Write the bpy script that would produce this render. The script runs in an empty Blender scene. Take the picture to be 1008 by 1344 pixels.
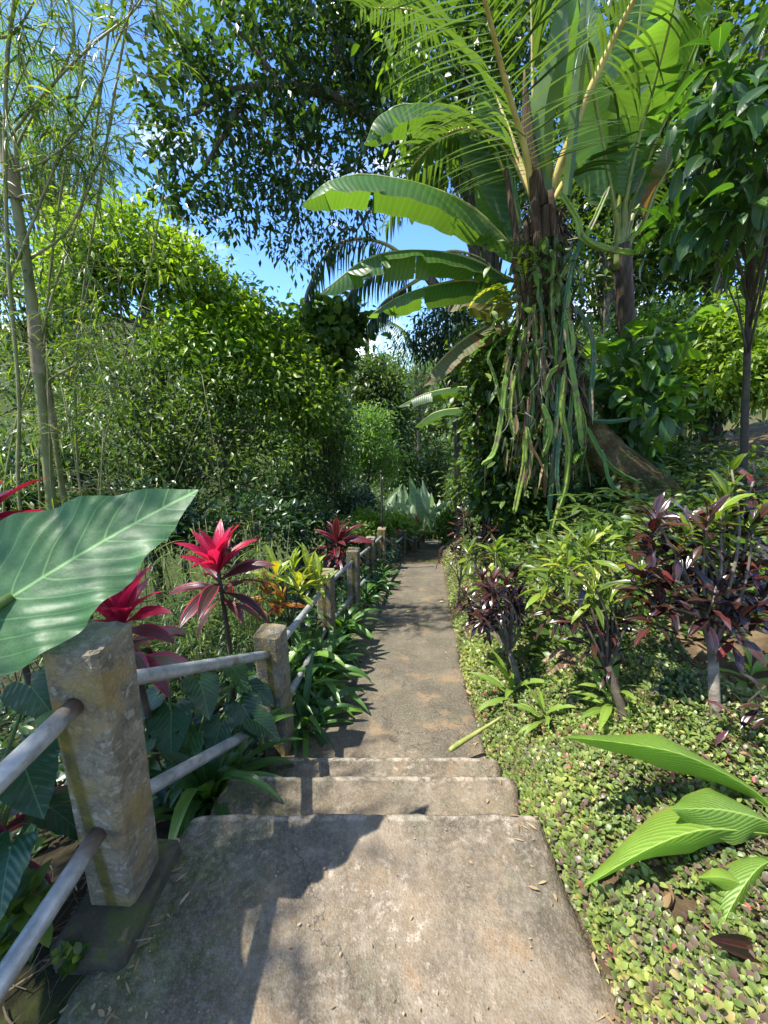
import bpy, math
import numpy as np
from mathutils import Vector, Matrix

PI = math.pi
RG = np.random.default_rng(11)
SC = bpy.context.scene
COL = SC.collection

# ------------------------------------------------------------------ camera model
F = 520.0
H = 1.5
PITCH = math.radians(16.3)
CP, SP = math.cos(PITCH), math.sin(PITCH)


def ray(px, py):
    r = (px - 504) / F
    u = -(py - 672) / F
    return np.array([r, CP + SP * u, -SP + CP * u])


def at(px, py, Y):
    """point seen at (px, py) of the photo that lies Y metres ahead"""
    d = ray(px, py)
    t = Y / d[1]
    return np.array([0, 0, H]) + d * t


def atz(px, py, z):
    d = ray(px, py)
    t = (z - H) / d[2]
    return np.array([0, 0, H]) + d * t


def pts(l, Y):
    return np.array([at(p[0], p[1], p[2] if len(p) > 2 else Y) for p in l])


def depth_at(px, py, Y):
    return Y / ray(px, py)[1]


# ------------------------------------------------------------------ materials
def new_mat(name):
    m = bpy.data.materials.new(name)
    m.use_nodes = True
    nt = m.node_tree
    nt.nodes.clear()
    out = nt.nodes.new('ShaderNodeOutputMaterial')
    return m, nt, out


def nd(nt, typ, props=None, **inp):
    n = nt.nodes.new(typ)
    for k, v in (props or {}).items():
        setattr(n, k, v)
    for k, v in inp.items():
        key = k
        if k.startswith('i') and k[1:].isdigit():
            key = int(k[1:])
        else:
            key = k.replace('_', ' ')
        s = n.inputs[key]
        if hasattr(v, 'is_output'):
            nt.links.new(v, s)
        else:
            s.default_value = v
    return n


def c4(c):
    return (c[0], c[1], c[2], 1.0)


def math_(nt, op, a, b=0.0, c=0.0):
    return nd(nt, 'ShaderNodeMath', {'operation': op}, i0=a, i1=b, i2=c).outputs[0]


def ramp(nt, fac, stops, interp='LINEAR'):
    n = nt.nodes.new('ShaderNodeValToRGB')
    n.color_ramp.interpolation = interp
    e = n.color_ramp.elements
    while len(e) < len(stops):
        e.new(0.5)
    for k, (p, c) in enumerate(stops):
        e[k].position = p
        e[k].color = c4(c) if len(c) == 3 else c
    nt.links.new(fac, n.inputs[0])
    return n.outputs[0]


def mixc(nt, fac, a, b, blend='MIX'):
    n = nt.nodes.new('ShaderNodeMix')
    n.data_type = 'RGBA'
    n.blend_type = blend
    n.clamp_factor = True
    for s, v in ((n.inputs[0], fac), (n.inputs[6], a), (n.inputs[7], b)):
        if hasattr(v, 'is_output'):
            nt.links.new(v, s)
        elif isinstance(v, (int, float)):
            s.default_value = v
        else:
            s.default_value = c4(v)
    return n.outputs[2]


def attr(nt, name):
    return nd(nt, 'ShaderNodeAttribute', {'attribute_name': name}).outputs['Fac']


def noise(nt, scale, detail=4, rough=.55, vec=None, out='Fac', dist=0.0):
    n = nd(nt, 'ShaderNodeTexNoise', None, Scale=scale, Detail=detail, Roughness=rough, Distortion=dist)
    if vec is not None:
        nt.links.new(vec, n.inputs['Vector'])
    return n.outputs[out]


def smooth(nt, v, a, b):
    n = nd(nt, 'ShaderNodeMapRange', {'interpolation_type': 'SMOOTHSTEP'})
    nt.links.new(v, n.inputs[0])
    n.inputs[1].default_value = a
    n.inputs[2].default_value = b
    return n.outputs[0]


def leafmat(name, stops, trans=.38, tmul=(2.0, 2.15, .45), rough=.4, vein=None, blotch=None, spec=.5, tcol=None, edge=None, net=None):
    m, nt, out = new_mat(name)
    col = ramp(nt, attr(nt, 'rnd'), stops)
    geo = nd(nt, 'ShaderNodeNewGeometry')
    nz = noise(nt, 9.0, 3, .6, geo.outputs['Position'])
    col = mixc(nt, math_(nt, 'MULTIPLY', smooth(nt, nz, .35, .75), .35), col, (.6, .62, .5), 'MULTIPLY')
    bump = None
    blis = noise(nt, 26, 4, .6, geo.outputs['Position']) if net else None
    lu, lv = attr(nt, 'lu'), attr(nt, 'lv')
    alv = math_(nt, 'ABSOLUTE', lv)
    if vein:
        kind = vein[0]
        mid = math_(nt, 'SUBTRACT', 1.0, smooth(nt, alv, vein[2] * .5, vein[2]))
        if kind == 'cross':      # fine veins running straight out from the midrib
            ph = math_(nt, 'MULTIPLY', math_(nt, 'ADD', lu, math_(nt, 'MULTIPLY', alv, -.03)), vein[1])
            st = math_(nt, 'SINE', ph)
            col = mixc(nt, math_(nt, 'MULTIPLY', smooth(nt, st, .2, 1.0), .25), col, vein[3])
            hgt = st
        elif kind == 'long':     # veins running along the leaf
            ph = math_(nt, 'MULTIPLY', lv, vein[1])
            st = math_(nt, 'SINE', ph)
            col = mixc(nt, math_(nt, 'MULTIPLY', smooth(nt, st, .0, 1.0), .22), col, vein[3])
            hgt = st
        elif kind == 'rib':      # close slanting ribs, as on ginger leaves
            ph = math_(nt, 'MULTIPLY', math_(nt, 'SUBTRACT', lu, math_(nt, 'MULTIPLY', math_(nt, 'POWER', alv, 1.3), vein[4])), vein[1])
            st = math_(nt, 'SINE', ph)
            col = mixc(nt, math_(nt, 'MULTIPLY', smooth(nt, st, .1, 1.0), .42), col, vein[3])
            st2 = math_(nt, 'SINE', math_(nt, 'MULTIPLY', ph, 3.0))
            col = mixc(nt, math_(nt, 'MULTIPLY', smooth(nt, st2, .3, 1.0), .18), col, vein[3])
            hgt = math_(nt, 'MULTIPLY', st, 2.2)
        else:                    # 'chev': slanting side veins
            ph = math_(nt, 'MULTIPLY', math_(nt, 'SUBTRACT', lu, math_(nt, 'MULTIPLY', math_(nt, 'POWER', alv, 1.25), vein[4])), vein[1])
            ph = math_(nt, 'ADD', ph, math_(nt, 'MULTIPLY', noise(nt, 5.0, 2, .5, geo.outputs['Position']), 3.2))
            st = math_(nt, 'SINE', ph)
            sh = smooth(nt, st, .94, 1.0)
            col = mixc(nt, math_(nt, 'MULTIPLY', sh, math_(nt, 'SUBTRACT', .5, math_(nt, 'MULTIPLY', alv, .35))), col, vein[3])
            hgt = math_(nt, 'MULTIPLY', math_(nt, 'SINE', math_(nt, 'ADD', ph, 1.57 + PI)), .8)
        col = mixc(nt, math_(nt, 'MULTIPLY', mid, .85), col, vein[3])
        b = nd(nt, 'ShaderNodeBump', None, Strength=.2 if kind != 'chev' else (.3 if net else .13), Distance=.004, Height=math_(nt, 'ADD', math_(nt, 'MULTIPLY', hgt, .5), math_(nt, 'MULTIPLY', blis, 1.8)) if net else hgt)
        bump = b.outputs[0]
    if net:
        vo = nd(nt, 'ShaderNodeTexVoronoi', {'feature': 'DISTANCE_TO_EDGE'}, Scale=net[0])
        nt.links.new(geo.outputs['Position'], vo.inputs['Vector'])
        col = mixc(nt, math_(nt, 'MULTIPLY', math_(nt, 'SUBTRACT', 1.0, smooth(nt, vo.outputs['Distance'], .0, .12)), .22), col, net[1])
        sp_ = noise(nt, 55, 3, .7, geo.outputs['Position'])
        col = mixc(nt, math_(nt, 'MULTIPLY', smooth(nt, sp_, .68, .72), .5), col, (.16, .12, .05))
    if edge:
        col = mixc(nt, smooth(nt, math_(nt, 'ADD', alv, math_(nt, 'MULTIPLY', noise(nt, 6, 3, .6, geo.outputs['Position']), .25)), edge[1], edge[1] + .18), col, edge[0])
    if blotch:
        bz = noise(nt, blotch[1], 5, .65, geo.outputs['Position'])
        col = mixc(nt, smooth(nt, bz, blotch[2], blotch[2] + .08), col, blotch[0])
    p = nd(nt, 'ShaderNodeBsdfPrincipled', None, Base_Color=col, Roughness=rough)
    p.inputs['Specular IOR Level'].default_value = spec
    if bump:
        nt.links.new(bump, p.inputs['Normal'])
    tc = mixc(nt, 1.0, col, tmul, 'MULTIPLY') if tcol is None else mixc(nt, .5, tcol, col)
    t = nd(nt, 'ShaderNodeBsdfTranslucent', None, Color=tc)
    mx = nd(nt, 'ShaderNodeMixShader', None, i0=trans, i1=p.outputs[0], i2=t.outputs[0])
    nt.links.new(mx.outputs[0], out.inputs[0])
    return m


def solidmat(name, stops, scale=6, detail=6, rough=.85, bump=.4, bscale=None, metal=0.0, stretch=(1, 1, 1), spec=.4, speck=None):
    m, nt, out = new_mat(name)
    tc = nd(nt, 'ShaderNodeTexCoord')
    mp = nd(nt, 'ShaderNodeMapping', None, Vector=tc.outputs['Object'], Scale=stretch)
    v = mp.outputs[0]
    col = ramp(nt, noise(nt, scale, detail, .62, v), stops)
    if speck:
        sn = noise(nt, speck[1], 3, .6, v)
        col = mixc(nt, smooth(nt, sn, speck[2], speck[2] + .07), col, speck[0])
    p = nd(nt, 'ShaderNodeBsdfPrincipled', None, Base_Color=col, Roughness=rough, Metallic=metal)
    p.inputs['Specular IOR Level'].default_value = spec
    b = nd(nt, 'ShaderNodeBump', None, Strength=bump, Distance=.02, Height=noise(nt, bscale or scale * 4, 6, .65, v))
    nt.links.new(b.outputs[0], p.inputs['Normal'])
    nt.links.new(p.outputs[0], out.inputs[0])
    return m


def path_mat():
    m, nt, out = new_mat('worn_concrete')
    geo = nd(nt, 'ShaderNodeNewGeometry')
    pos = geo.outputs['Position']
    sep = nd(nt, 'ShaderNodeSeparateXYZ', None, Vector=pos)
    X, Y = sep.outputs[0], sep.outputs[1]
    big = noise(nt, 1.7, 6, .62, pos)
    mid = noise(nt, 9, 7, .7, pos)
    fine = noise(nt, 70, 5, .7, pos)
    col = ramp(nt, big, [(.32, (.042, .034, .022)), (.44, (.09, .07, .045)), (.54, (.16, .122, .078)), (.7, (.225, .165, .10))])
    col = mixc(nt, math_(nt, 'MULTIPLY', smooth(nt, mid, .45, .72), .6), col, (.26, .215, .155))
    # pale worn patches near the landing's right part
    w = math_(nt, 'MULTIPLY', smooth(nt, noise(nt, 26, 8, .75, pos), .52, .66), smooth(nt, noise(nt, 2.1, 5, .6, pos), .38, .62))
    col = mixc(nt, math_(nt, 'MULTIPLY', w, .7), col, (.5, .42, .325))
    # grey ramp further down
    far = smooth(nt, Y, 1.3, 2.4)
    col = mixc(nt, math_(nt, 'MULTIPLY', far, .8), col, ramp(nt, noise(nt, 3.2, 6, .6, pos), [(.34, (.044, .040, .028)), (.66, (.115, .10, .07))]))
    # dirt along the right edge, moss along the left
    col = mixc(nt, math_(nt, 'MULTIPLY', smooth(nt, noise(nt, 4.2, 4, .6, pos), .52, .7), .7), col, (.23, .15, .08))
    dark = math_(nt, 'MULTIPLY', smooth(nt, noise(nt, 5.5, 7, .72, pos), .5, .68), .6)
    col = mixc(nt, dark, col, (.085, .073, .052))
    xe = math_(nt, 'ADD', math_(nt, 'ADD', X, math_(nt, 'MULTIPLY', math_(nt, 'MAXIMUM', math_(nt, 'SUBTRACT', Y, 1.6), 0.0), -.135)), math_(nt, 'MULTIPLY', math_(nt, 'SUBTRACT', mid, .5), .5))
    mossy = math_(nt, 'SUBTRACT', 1.0, smooth(nt, xe, -.74, -.22))
    mcol = ramp(nt, noise(nt, 40, 4, .7, pos), [(.35, (.028, .034, .010)), (.55, (.06, .085, .012)), (.75, (.13, .17, .02))])
    col = mixc(nt, math_(nt, 'MULTIPLY', mossy, math_(nt, 'ADD', math_(nt, 'MULTIPLY', smooth(nt, noise(nt, 7, 5, .7, pos), .4, .6), .6), .25)), col, mcol)
    rime = smooth(nt, xe, .5, .68)
    col = mixc(nt, math_(nt, 'MULTIPLY', rime, .6), col, (.17, .115, .06))
    cv = nd(nt, 'ShaderNodeTexVoronoi', {'feature': 'DISTANCE_TO_EDGE'}, Scale=.9)
    wv = nd(nt, 'ShaderNodeVectorMath', {'operation': 'ADD'}, i0=pos, i1=nd(nt, 'ShaderNodeVectorMath', {'operation': 'SCALE'}, i0=noise(nt, 5, 5, .65, pos, 'Color'), Scale=.35).outputs[0])
    nt.links.new(wv.outputs[0], cv.inputs['Vector'])
    col = mixc(nt, math_(nt, 'MULTIPLY', math_(nt, 'SUBTRACT', 1.0, smooth(nt, cv.outputs['Distance'], .001, .006)), .7), col, (.03, .026, .018))
    # worn pale nosings, a darker strip in the angle below each riser
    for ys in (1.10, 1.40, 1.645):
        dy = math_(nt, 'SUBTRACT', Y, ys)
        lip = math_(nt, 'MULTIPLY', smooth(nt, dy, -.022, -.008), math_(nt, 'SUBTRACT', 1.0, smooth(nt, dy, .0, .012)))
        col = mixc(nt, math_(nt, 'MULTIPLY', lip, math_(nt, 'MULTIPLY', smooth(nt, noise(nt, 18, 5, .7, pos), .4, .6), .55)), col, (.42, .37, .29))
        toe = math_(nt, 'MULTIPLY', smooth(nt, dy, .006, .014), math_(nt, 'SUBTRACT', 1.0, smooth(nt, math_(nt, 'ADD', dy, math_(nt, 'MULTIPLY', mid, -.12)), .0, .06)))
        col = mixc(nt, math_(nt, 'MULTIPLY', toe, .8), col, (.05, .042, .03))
    alg = math_(nt, 'MULTIPLY', smooth(nt, noise(nt, 2.6, 7, .72, pos), .5, .66), .5)
    col = mixc(nt, alg, col, (.07, .074, .04))
    # aggregate specks
    vor = nd(nt, 'ShaderNodeTexVoronoi', {'feature': 'F1'}, Scale=150.0)
    nt.links.new(pos, vor.inputs['Vector'])
    sepc = nd(nt, 'ShaderNodeSeparateColor', None, Color=vor.outputs['Color'])
    sp = math_(nt, 'MULTIPLY', math_(nt, 'SUBTRACT', 1.0, smooth(nt, vor.outputs['Distance'], .18, .34)), smooth(nt, sepc.outputs[0], .62, .72))
    col = mixc(nt, math_(nt, 'MULTIPLY', sp, .28), col, (.42, .38, .31))
    sp2 = math_(nt, 'MULTIPLY', math_(nt, 'SUBTRACT', 1.0, smooth(nt, vor.outputs['Distance'], .2, .4)), smooth(nt, sepc.outputs[1], .75, .8))
    col = mixc(nt, math_(nt, 'MULTIPLY', sp2, .6), col, (.05, .042, .03))
    col = mixc(nt, math_(nt, 'MULTIPLY', smooth(nt, fine, .4, .7), .3), col, (.3, .27, .22))
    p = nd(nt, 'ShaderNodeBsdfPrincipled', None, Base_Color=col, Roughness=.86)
    p.inputs['Specular IOR Level'].default_value = .3
    hh = math_(nt, 'ADD', math_(nt, 'MULTIPLY', fine, .5), math_(nt, 'MULTIPLY', math_(nt, 'SUBTRACT', 1.0, vor.outputs['Distance']), .5))
    b = nd(nt, 'ShaderNodeBump', None, Strength=.75, Distance=.006, Height=hh)
    nt.links.new(b.outputs[0], p.inputs['Normal'])
    nt.links.new(p.outputs[0], out.inputs[0])
    return m


def post_mat():
    m, nt, out = new_mat('lichened_concrete')
    tc = nd(nt, 'ShaderNodeTexCoord')
    v = tc.outputs['Object']
    sep = nd(nt, 'ShaderNodeSeparateXYZ', None, Vector=v)
    col = ramp(nt, noise(nt, 14, 7, .68, v), [(.3, (.10, .088, .062)), (.48, (.19, .165, .118)), (.7, (.30, .27, .205))])
    vo = nd(nt, 'ShaderNodeTexVoronoi', {'feature': 'DISTANCE_TO_EDGE'}, Scale=55.0)
    nt.links.new(v, vo.inputs['Vector'])
    crack = smooth(nt, noise(nt, 30, 3, .6, v), .46, .6)
    col = mixc(nt, math_(nt, 'MULTIPLY', math_(nt, 'SUBTRACT', 1.0, smooth(nt, vo.outputs['Distance'], .02, .2)), math_(nt, 'MULTIPLY', crack, .45)), col, (.07, .06, .04))
    lich = math_(nt, 'MULTIPLY', smooth(nt, noise(nt, 38, 4, .6, v), .56, .64), .6)
    col = mixc(nt, lich, col, (.36, .34, .28))
    # ochre growth on the faces, darker green streak below the pipes
    och = smooth(nt, noise(nt, 7, 5, .6, v), .46, .64)
    col = mixc(nt, math_(nt, 'MULTIPLY', och, .7), col, (.24, .17, .045))
    col = mixc(nt, math_(nt, 'MULTIPLY', smooth(nt, noise(nt, 5, 6, .7, v), .56, .68), .6), col, (.06, .065, .015))
    mp = nd(nt, 'ShaderNodeMapping', None, Vector=v, Scale=(16, 16, 1.6))
    st = noise(nt, 1.0, 4, .6, mp.outputs[0])
    xs = math_(nt, 'ADD', sep.outputs[0], math_(nt, 'MULTIPLY', math_(nt, 'SUBTRACT', st, .5), .03))
    band = math_(nt, 'SUBTRACT', 1.0, smooth(nt, math_(nt, 'ABSOLUTE', math_(nt, 'ADD', xs, -.004)), .012, .026))
    below = math_(nt, 'SUBTRACT', 1.0, smooth(nt, sep.outputs[2], .70, .78))
    k = math_(nt, 'MULTIPLY', math_(nt, 'MULTIPLY', band, below), .85)
    gcol = ramp(nt, noise(nt, 20, 4, .6, v), [(.35, (.045, .045, .008)), (.6, (.12, .1, .012)), (.8, (.24, .14, .02))])
    col = mixc(nt, k, col, gcol)
    p = nd(nt, 'ShaderNodeBsdfPrincipled', None, Base_Color=col, Roughness=.9)
    p.inputs['Specular IOR Level'].default_value = .25
    hh = math_(nt, 'ADD', noise(nt, 45, 6, .7, v), math_(nt, 'MULTIPLY', smooth(nt, vo.outputs['Distance'], .0, .2), .35))
    b = nd(nt, 'ShaderNodeBump', None, Strength=.7, Distance=.008, Height=hh)
    nt.links.new(b.outputs[0], p.inputs['Normal'])
    nt.links.new(p.outputs[0], out.inputs[0])
    return m


def ground_mat():
    m, nt, out = new_mat('soil')
    geo = nd(nt, 'ShaderNodeNewGeometry')
    pos = geo.outputs['Position']
    sep = nd(nt, 'ShaderNodeSeparateXYZ', None, Vector=pos)
    col = ramp(nt, noise(nt, 3.2, 8, .7, pos), [(.3, (.035, .025, .014)), (.5, (.1, .07, .038)), (.68, (.22, .16, .09)), (.85, (.32, .25, .16))])
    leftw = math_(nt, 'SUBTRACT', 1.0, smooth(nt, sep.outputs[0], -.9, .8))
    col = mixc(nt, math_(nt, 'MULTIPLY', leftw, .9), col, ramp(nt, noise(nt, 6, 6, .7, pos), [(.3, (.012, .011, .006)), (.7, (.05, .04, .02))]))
    gr = smooth(nt, noise(nt, 1.3, 5, .6, pos), .5, .64)
    far = smooth(nt, sep.outputs[1], 6, 14)
    gr = math_(nt, 'MAXIMUM', gr, far)
    col = mixc(nt, math_(nt, 'MULTIPLY', gr, .75), col, ramp(nt, noise(nt, 14, 5, .7, pos), [(.3, (.02, .035, .01)), (.7, (.07, .1, .02))]))
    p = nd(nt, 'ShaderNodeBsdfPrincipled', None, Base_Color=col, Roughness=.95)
    p.inputs['Specular IOR Level'].default_value = .15
    b = nd(nt, 'ShaderNodeBump', None, Strength=.8, Distance=.03, Height=noise(nt, 28, 7, .7, pos))
    nt.links.new(b.outputs[0], p.inputs['Normal'])
    nt.links.new(p.outputs[0], out.inputs[0])
    return m


def trunk_mat():
    m, nt, out = new_mat('mossy_leaning_trunk')
    tc = nd(nt, 'ShaderNodeTexCoord')
    v = tc.outputs['Object']
    col = ramp(nt, noise(nt, 5, 9, .72, v), [(.3, (.035, .022, .01)), (.48, (.13, .085, .034)), (.62, (.22, .155, .065)), (.8, (.34, .26, .13))])
    moss = smooth(nt, noise(nt, 3.5, 6, .7, v), .48, .62)
    col = mixc(nt, math_(nt, 'MULTIPLY', moss, .75), col, ramp(nt, noise(nt, 22, 4, .7, v), [(.3, (.025, .035, .008)), (.7, (.10, .115, .022))]))
    col = mixc(nt, math_(nt, 'MULTIPLY', smooth(nt, noise(nt, 36, 5, .7, v), .6, .68), .7), col, (.42, .39, .29))
    p = nd(nt, 'ShaderNodeBsdfPrincipled', None, Base_Color=col, Roughness=.95)
    p.inputs['Specular IOR Level'].default_value = .15
    b = nd(nt, 'ShaderNodeBump', None, Strength=1.0, Distance=.05, Height=math_(nt, 'ADD', noise(nt, 9, 9, .75, v), math_(nt, 'MULTIPLY', noise(nt, 40, 5, .7, v), .4)))
    nt.links.new(b.outputs[0], p.inputs['Normal'])
    nt.links.new(p.outputs[0], out.inputs[0])
    return m


def pipe_mat():
    m, nt, out = new_mat('galvanised_pipe')
    tc = nd(nt, 'ShaderNodeTexCoord')
    v = tc.outputs['Object']
    col = ramp(nt, noise(nt, 22, 6, .65, v), [(.3, (.22, .23, .23)), (.6, (.40, .42, .42)), (.8, (.52, .54, .54))])
    col = mixc(nt, math_(nt, 'MULTIPLY', smooth(nt, noise(nt, 7, 7, .75, v), .53, .66), .7), col, (.12, .08, .045))
    ends = math_(nt, 'ABSOLUTE', math_(nt, 'SUBTRACT', attr(nt, 'lu'), .5))
    col = mixc(nt, math_(nt, 'MULTIPLY', smooth(nt, math_(nt, 'ADD', ends, math_(nt, 'MULTIPLY', noise(nt, 30, 5, .7, v), .08)), .44, .5), .8), col, (.15, .075, .025))
    p = nd(nt, 'ShaderNodeBsdfPrincipled', None, Base_Color=col, Roughness=.48, Metallic=.45)
    b = nd(nt, 'ShaderNodeBump', None, Strength=.25, Distance=.004, Height=noise(nt, 60, 5, .6, v))
    nt.links.new(b.outputs[0], p.inputs['Normal'])
    nt.links.new(p.outputs[0], out.inputs[0])
    return m


M = {}
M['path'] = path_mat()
M['post'] = post_mat()
M['ground'] = ground_mat()
M['pipe'] = pipe_mat()
M['trunkmoss'] = trunk_mat()
M['plinth'] = solidmat('mossy_plinth', [(.3, (.03, .028, .016)), (.55, (.075, .065, .04)), (.8, (.16, .14, .1))], 9, 8, .92, .8, speck=((.07, .085, .02), 9, .55))
M['bark'] = solidmat('bark', [(.3, (.05, .036, .022)), (.55, (.12, .09, .058)), (.8, (.22, .18, .125))], 10, 7, .92, .8, stretch=(1, 1, .35), speck=((.10, .12, .03), 9, .6))
M['palmbark'] = solidmat('mossy_palm_bark', [(.3, (.05, .032, .014)), (.5, (.16, .105, .04)), (.75, (.30, .21, .09))], 7, 8, .92, .9, speck=((.46, .42, .30), 34, .64))
M['fibre'] = solidmat('palm_fibre', [(.3, (.022, .014, .007)), (.55, (.085, .055, .028)), (.8, (.22, .155, .085))], 12, 8, .95, .9, stretch=(4, 4, .5))
M['dryleafbase'] = solidmat('dry_sheath', [(.3, (.02, .012, .006)), (.52, (.085, .05, .022)), (.75, (.27, .17, .08))], 6, 8, .85, .9, stretch=(11, 11, .5))
M['banstem'] = solidmat('banana_stem', [(.3, (.02, .013, .008)), (.55, (.075, .05, .03)), (.8, (.2, .16, .09))], 6, 7, .75, .5, stretch=(4, 4, .5))
M['petiole'] = solidmat('petiole', [(.3, (.12, .16, .03)), (.6, (.25, .27, .07)), (.8, (.4, .38, .14))], 8, 4, .5, .15)
M['rachis'] = solidmat('rachis', [(.3, (.3, .22, .05)), (.6, (.5, .40, .12)), (.8, (.6, .5, .2))], 5, 4, .45, .15)
M['greystem'] = solidmat('pale_stem', [(.32, (.07, .055, .038)), (.52, (.19, .155, .115)), (.75, (.36, .31, .245))], 16, 6, .9, .5)
M['midstem'] = solidmat('grey_brown_stem', [(.3, (.07, .055, .04)), (.55, (.15, .12, .09)), (.8, (.26, .22, .17))], 16, 6, .9, .5)
M['twig'] = solidmat('twig', [(.3, (.035, .028, .02)), (.6, (.08, .062, .04)), (.8, (.14, .11, .075))], 14, 5, .9, .4)
M['culm'] = solidmat('bamboo_culm', [(.3, (.10, .11, .03)), (.55, (.2, .2, .075)), (.8, (.32, .29, .15))], 7, 5, .55, .15, stretch=(1, 1, .4))
M['culmsheath'] = solidmat('culm_sheath', [(.3, (.15, .115, .06)), (.7, (.34, .28, .17))], 8, 5, .8, .3)
M['redstalk'] = solidmat('stalk', [(.3, (.06, .02, .015)), (.7, (.16, .06, .035))], 9, 4, .6, .2)
M['greenstalk'] = solidmat('green_stalk', [(.3, (.06, .11, .02)), (.7, (.14, .22, .05))], 9, 4, .5, .1)
M['iron'] = solidmat('dark_rod', [(.3, (.02, .02, .018)), (.7, (.06, .055, .05))], 20, 4, .7, .2)
M['palerod'] = solidmat('pale_rod', [(.3, (.4, .4, .36)), (.7, (.62, .62, .56))], 20, 4, .7, .2)

L = {}
L['bright'] = leafmat('bright_leaf', [(0, (.045, .085, .012)), (.4, (.095, .165, .02)), (.75, (.165, .25, .03)), (1, (.26, .33, .05))], .42)
L['mid'] = leafmat('mid_leaf', [(0, (.026, .052, .012)), (.5, (.062, .112, .02)), (.85, (.11, .175, .03)), (1, (.19, .25, .05))], .36)
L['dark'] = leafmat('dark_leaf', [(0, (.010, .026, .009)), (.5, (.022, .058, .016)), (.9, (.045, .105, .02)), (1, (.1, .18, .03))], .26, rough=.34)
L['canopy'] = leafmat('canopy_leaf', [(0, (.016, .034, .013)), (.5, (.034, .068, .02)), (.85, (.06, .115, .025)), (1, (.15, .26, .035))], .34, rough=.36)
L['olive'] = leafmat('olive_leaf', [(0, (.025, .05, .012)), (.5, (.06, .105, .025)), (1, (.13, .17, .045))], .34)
L['feather'] = leafmat('feathery_leaf', [(0, (.05, .10, .025)), (.5, (.10, .19, .045)), (1, (.18, .28, .07))], .45)
L['bamboo'] = leafmat('bamboo_leaf', [(0, (.04, .075, .015)), (.5, (.085, .145, .028)), (.85, (.16, .22, .05)), (1, (.3, .29, .12))], .38)
L['yellowgreen'] = leafmat('yellow_green_leaf', [(0, (.09, .17, .015)), (.5, (.19, .30, .03)), (1, (.36, .42, .06))], .45)
L['cocoa'] = leafmat('large_ribbed_leaf', [(0, (.012, .035, .012)), (.55, (.03, .08, .018)), (.9, (.06, .14, .022)), (1, (.14, .25, .03))], .38, vein=('chev', 75., .06, (.12, .2, .06), .35), rough=.33)
L['banana'] = leafmat('banana_leaf', [(0, (.03, .085, .022)), (.5, (.05, .13, .025)), (1, (.085, .19, .03))], .48, tcol=(.28, .52, .015), vein=('cross', 260., .05, (.2, .32, .06)), rough=.36, edge=((.22, .17, .06), 1.04))
L['bananadead'] = leafmat('withered_banana_leaf', [(0, (.06, .075, .02)), (1, (.13, .14, .04))], .4, vein=('cross', 200., .05, (.22, .2, .08)), blotch=((.17, .09, .03), 4.5, .5), rough=.6)
L['coco'] = leafmat('coconut_leaflet', [(0, (.03, .065, .018)), (.5, (.055, .11, .025)), (1, (.11, .18, .035))], .34, tcol=(.24, .40, .02), rough=.33)
L['taro'] = leafmat('elephant_ear', [(0, (.05, .125, .045)), (1, (.065, .15, .05))], .28, net=(70., (.1, .22, .1)), vein=('chev', 40., .026, (.24, .42, .15), .55), rough=.5, spec=.45, tmul=(1.2, 2.0, .6))
L['philo'] = leafmat('heart_leaf', [(0, (.012, .042, .016)), (.6, (.022, .07, .022)), (1, (.04, .1, .025))], .22, vein=('chev', 40., .03, (.07, .16, .05), .6), rough=.36, net=(90., (.04, .1, .03)))
L['lily'] = leafmat('strap_leaf', [(0, (.025, .07, .018)), (.5, (.055, .135, .028)), (.9, (.11, .22, .04)), (1, (.17, .29, .05))], .3, vein=('long', 16., .06, (.10, .2, .05)), rough=.3)
L['ginger'] = leafmat('ginger_leaf', [(0, (.10, .2, .025)), (.5, (.15, .27, .03)), (1, (.22, .33, .04))], .4, vein=('rib', 105., .045, (.36, .46, .12), .5), rough=.42, edge=((.28, .22, .06), .98), net=(60., (.25, .36, .06)))
L['red'] = leafmat('crimson_leaf', [(0, (.16, .004, .02)), (.4, (.36, .008, .045)), (.8, (.52, .02, .085)), (1, (.30, .015, .035))], .4, blotch=((.2, .01, .03), 18, .6), tmul=(1.5, .9, 1.0), vein=('long', 18., .05, (.5, .06, .13)), rough=.36)
L['darkred'] = leafmat('maroon_leaf', [(0, (.02, .022, .015)), (.4, (.05, .02, .02)), (.8, (.12, .02, .03)), (1, (.06, .07, .035))], .3, tmul=(1.8, .9, .9), vein=('long', 18., .05, (.16, .05, .05)), rough=.32, edge=((.3, .03, .06), .82))
L['pinkedge'] = leafmat('rose_edged_leaf', [(0, (.10, .09, .06)), (.5, (.16, .14, .085)), (1, (.27, .22, .15))], .35, tmul=(1.6, 1.2, .8), vein=('long', 18., .05, (.3, .14, .13)), rough=.34, edge=((.42, .08, .13), .62))
L['burgundy'] = leafmat('burgundy_leaf', [(0, (.012, .009, .008)), (.35, (.022, .013, .010)), (.6, (.034, .026, .013)), (.88, (.045, .02, .013)), (.97, (.08, .024, .018)), (1, (.16, .03, .03))], .15, tmul=(2.0, .8, .6), rough=.24, spec=.7, vein=('long', 5., .06, (.16, .025, .03)))
L['crotongreen'] = leafmat('green_croton_leaf', [(0, (.035, .07, .012)), (.5, (.09, .16, .02)), (.85, (.19, .28, .03)), (1, (.34, .33, .05))], .35, rough=.3, vein=('long', 5., .07, (.33, .34, .06)))
L['crotonyellow'] = leafmat('yellow_croton_leaf', [(0, (.08, .14, .02)), (.4, (.18, .26, .03)), (.8, (.26, .33, .04)), (1, (.42, .3, .03))], .38, rough=.35, vein=('long', 5., .08, (.6, .52, .08)), blotch=((.07, .13, .02), 26, .56))
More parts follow.
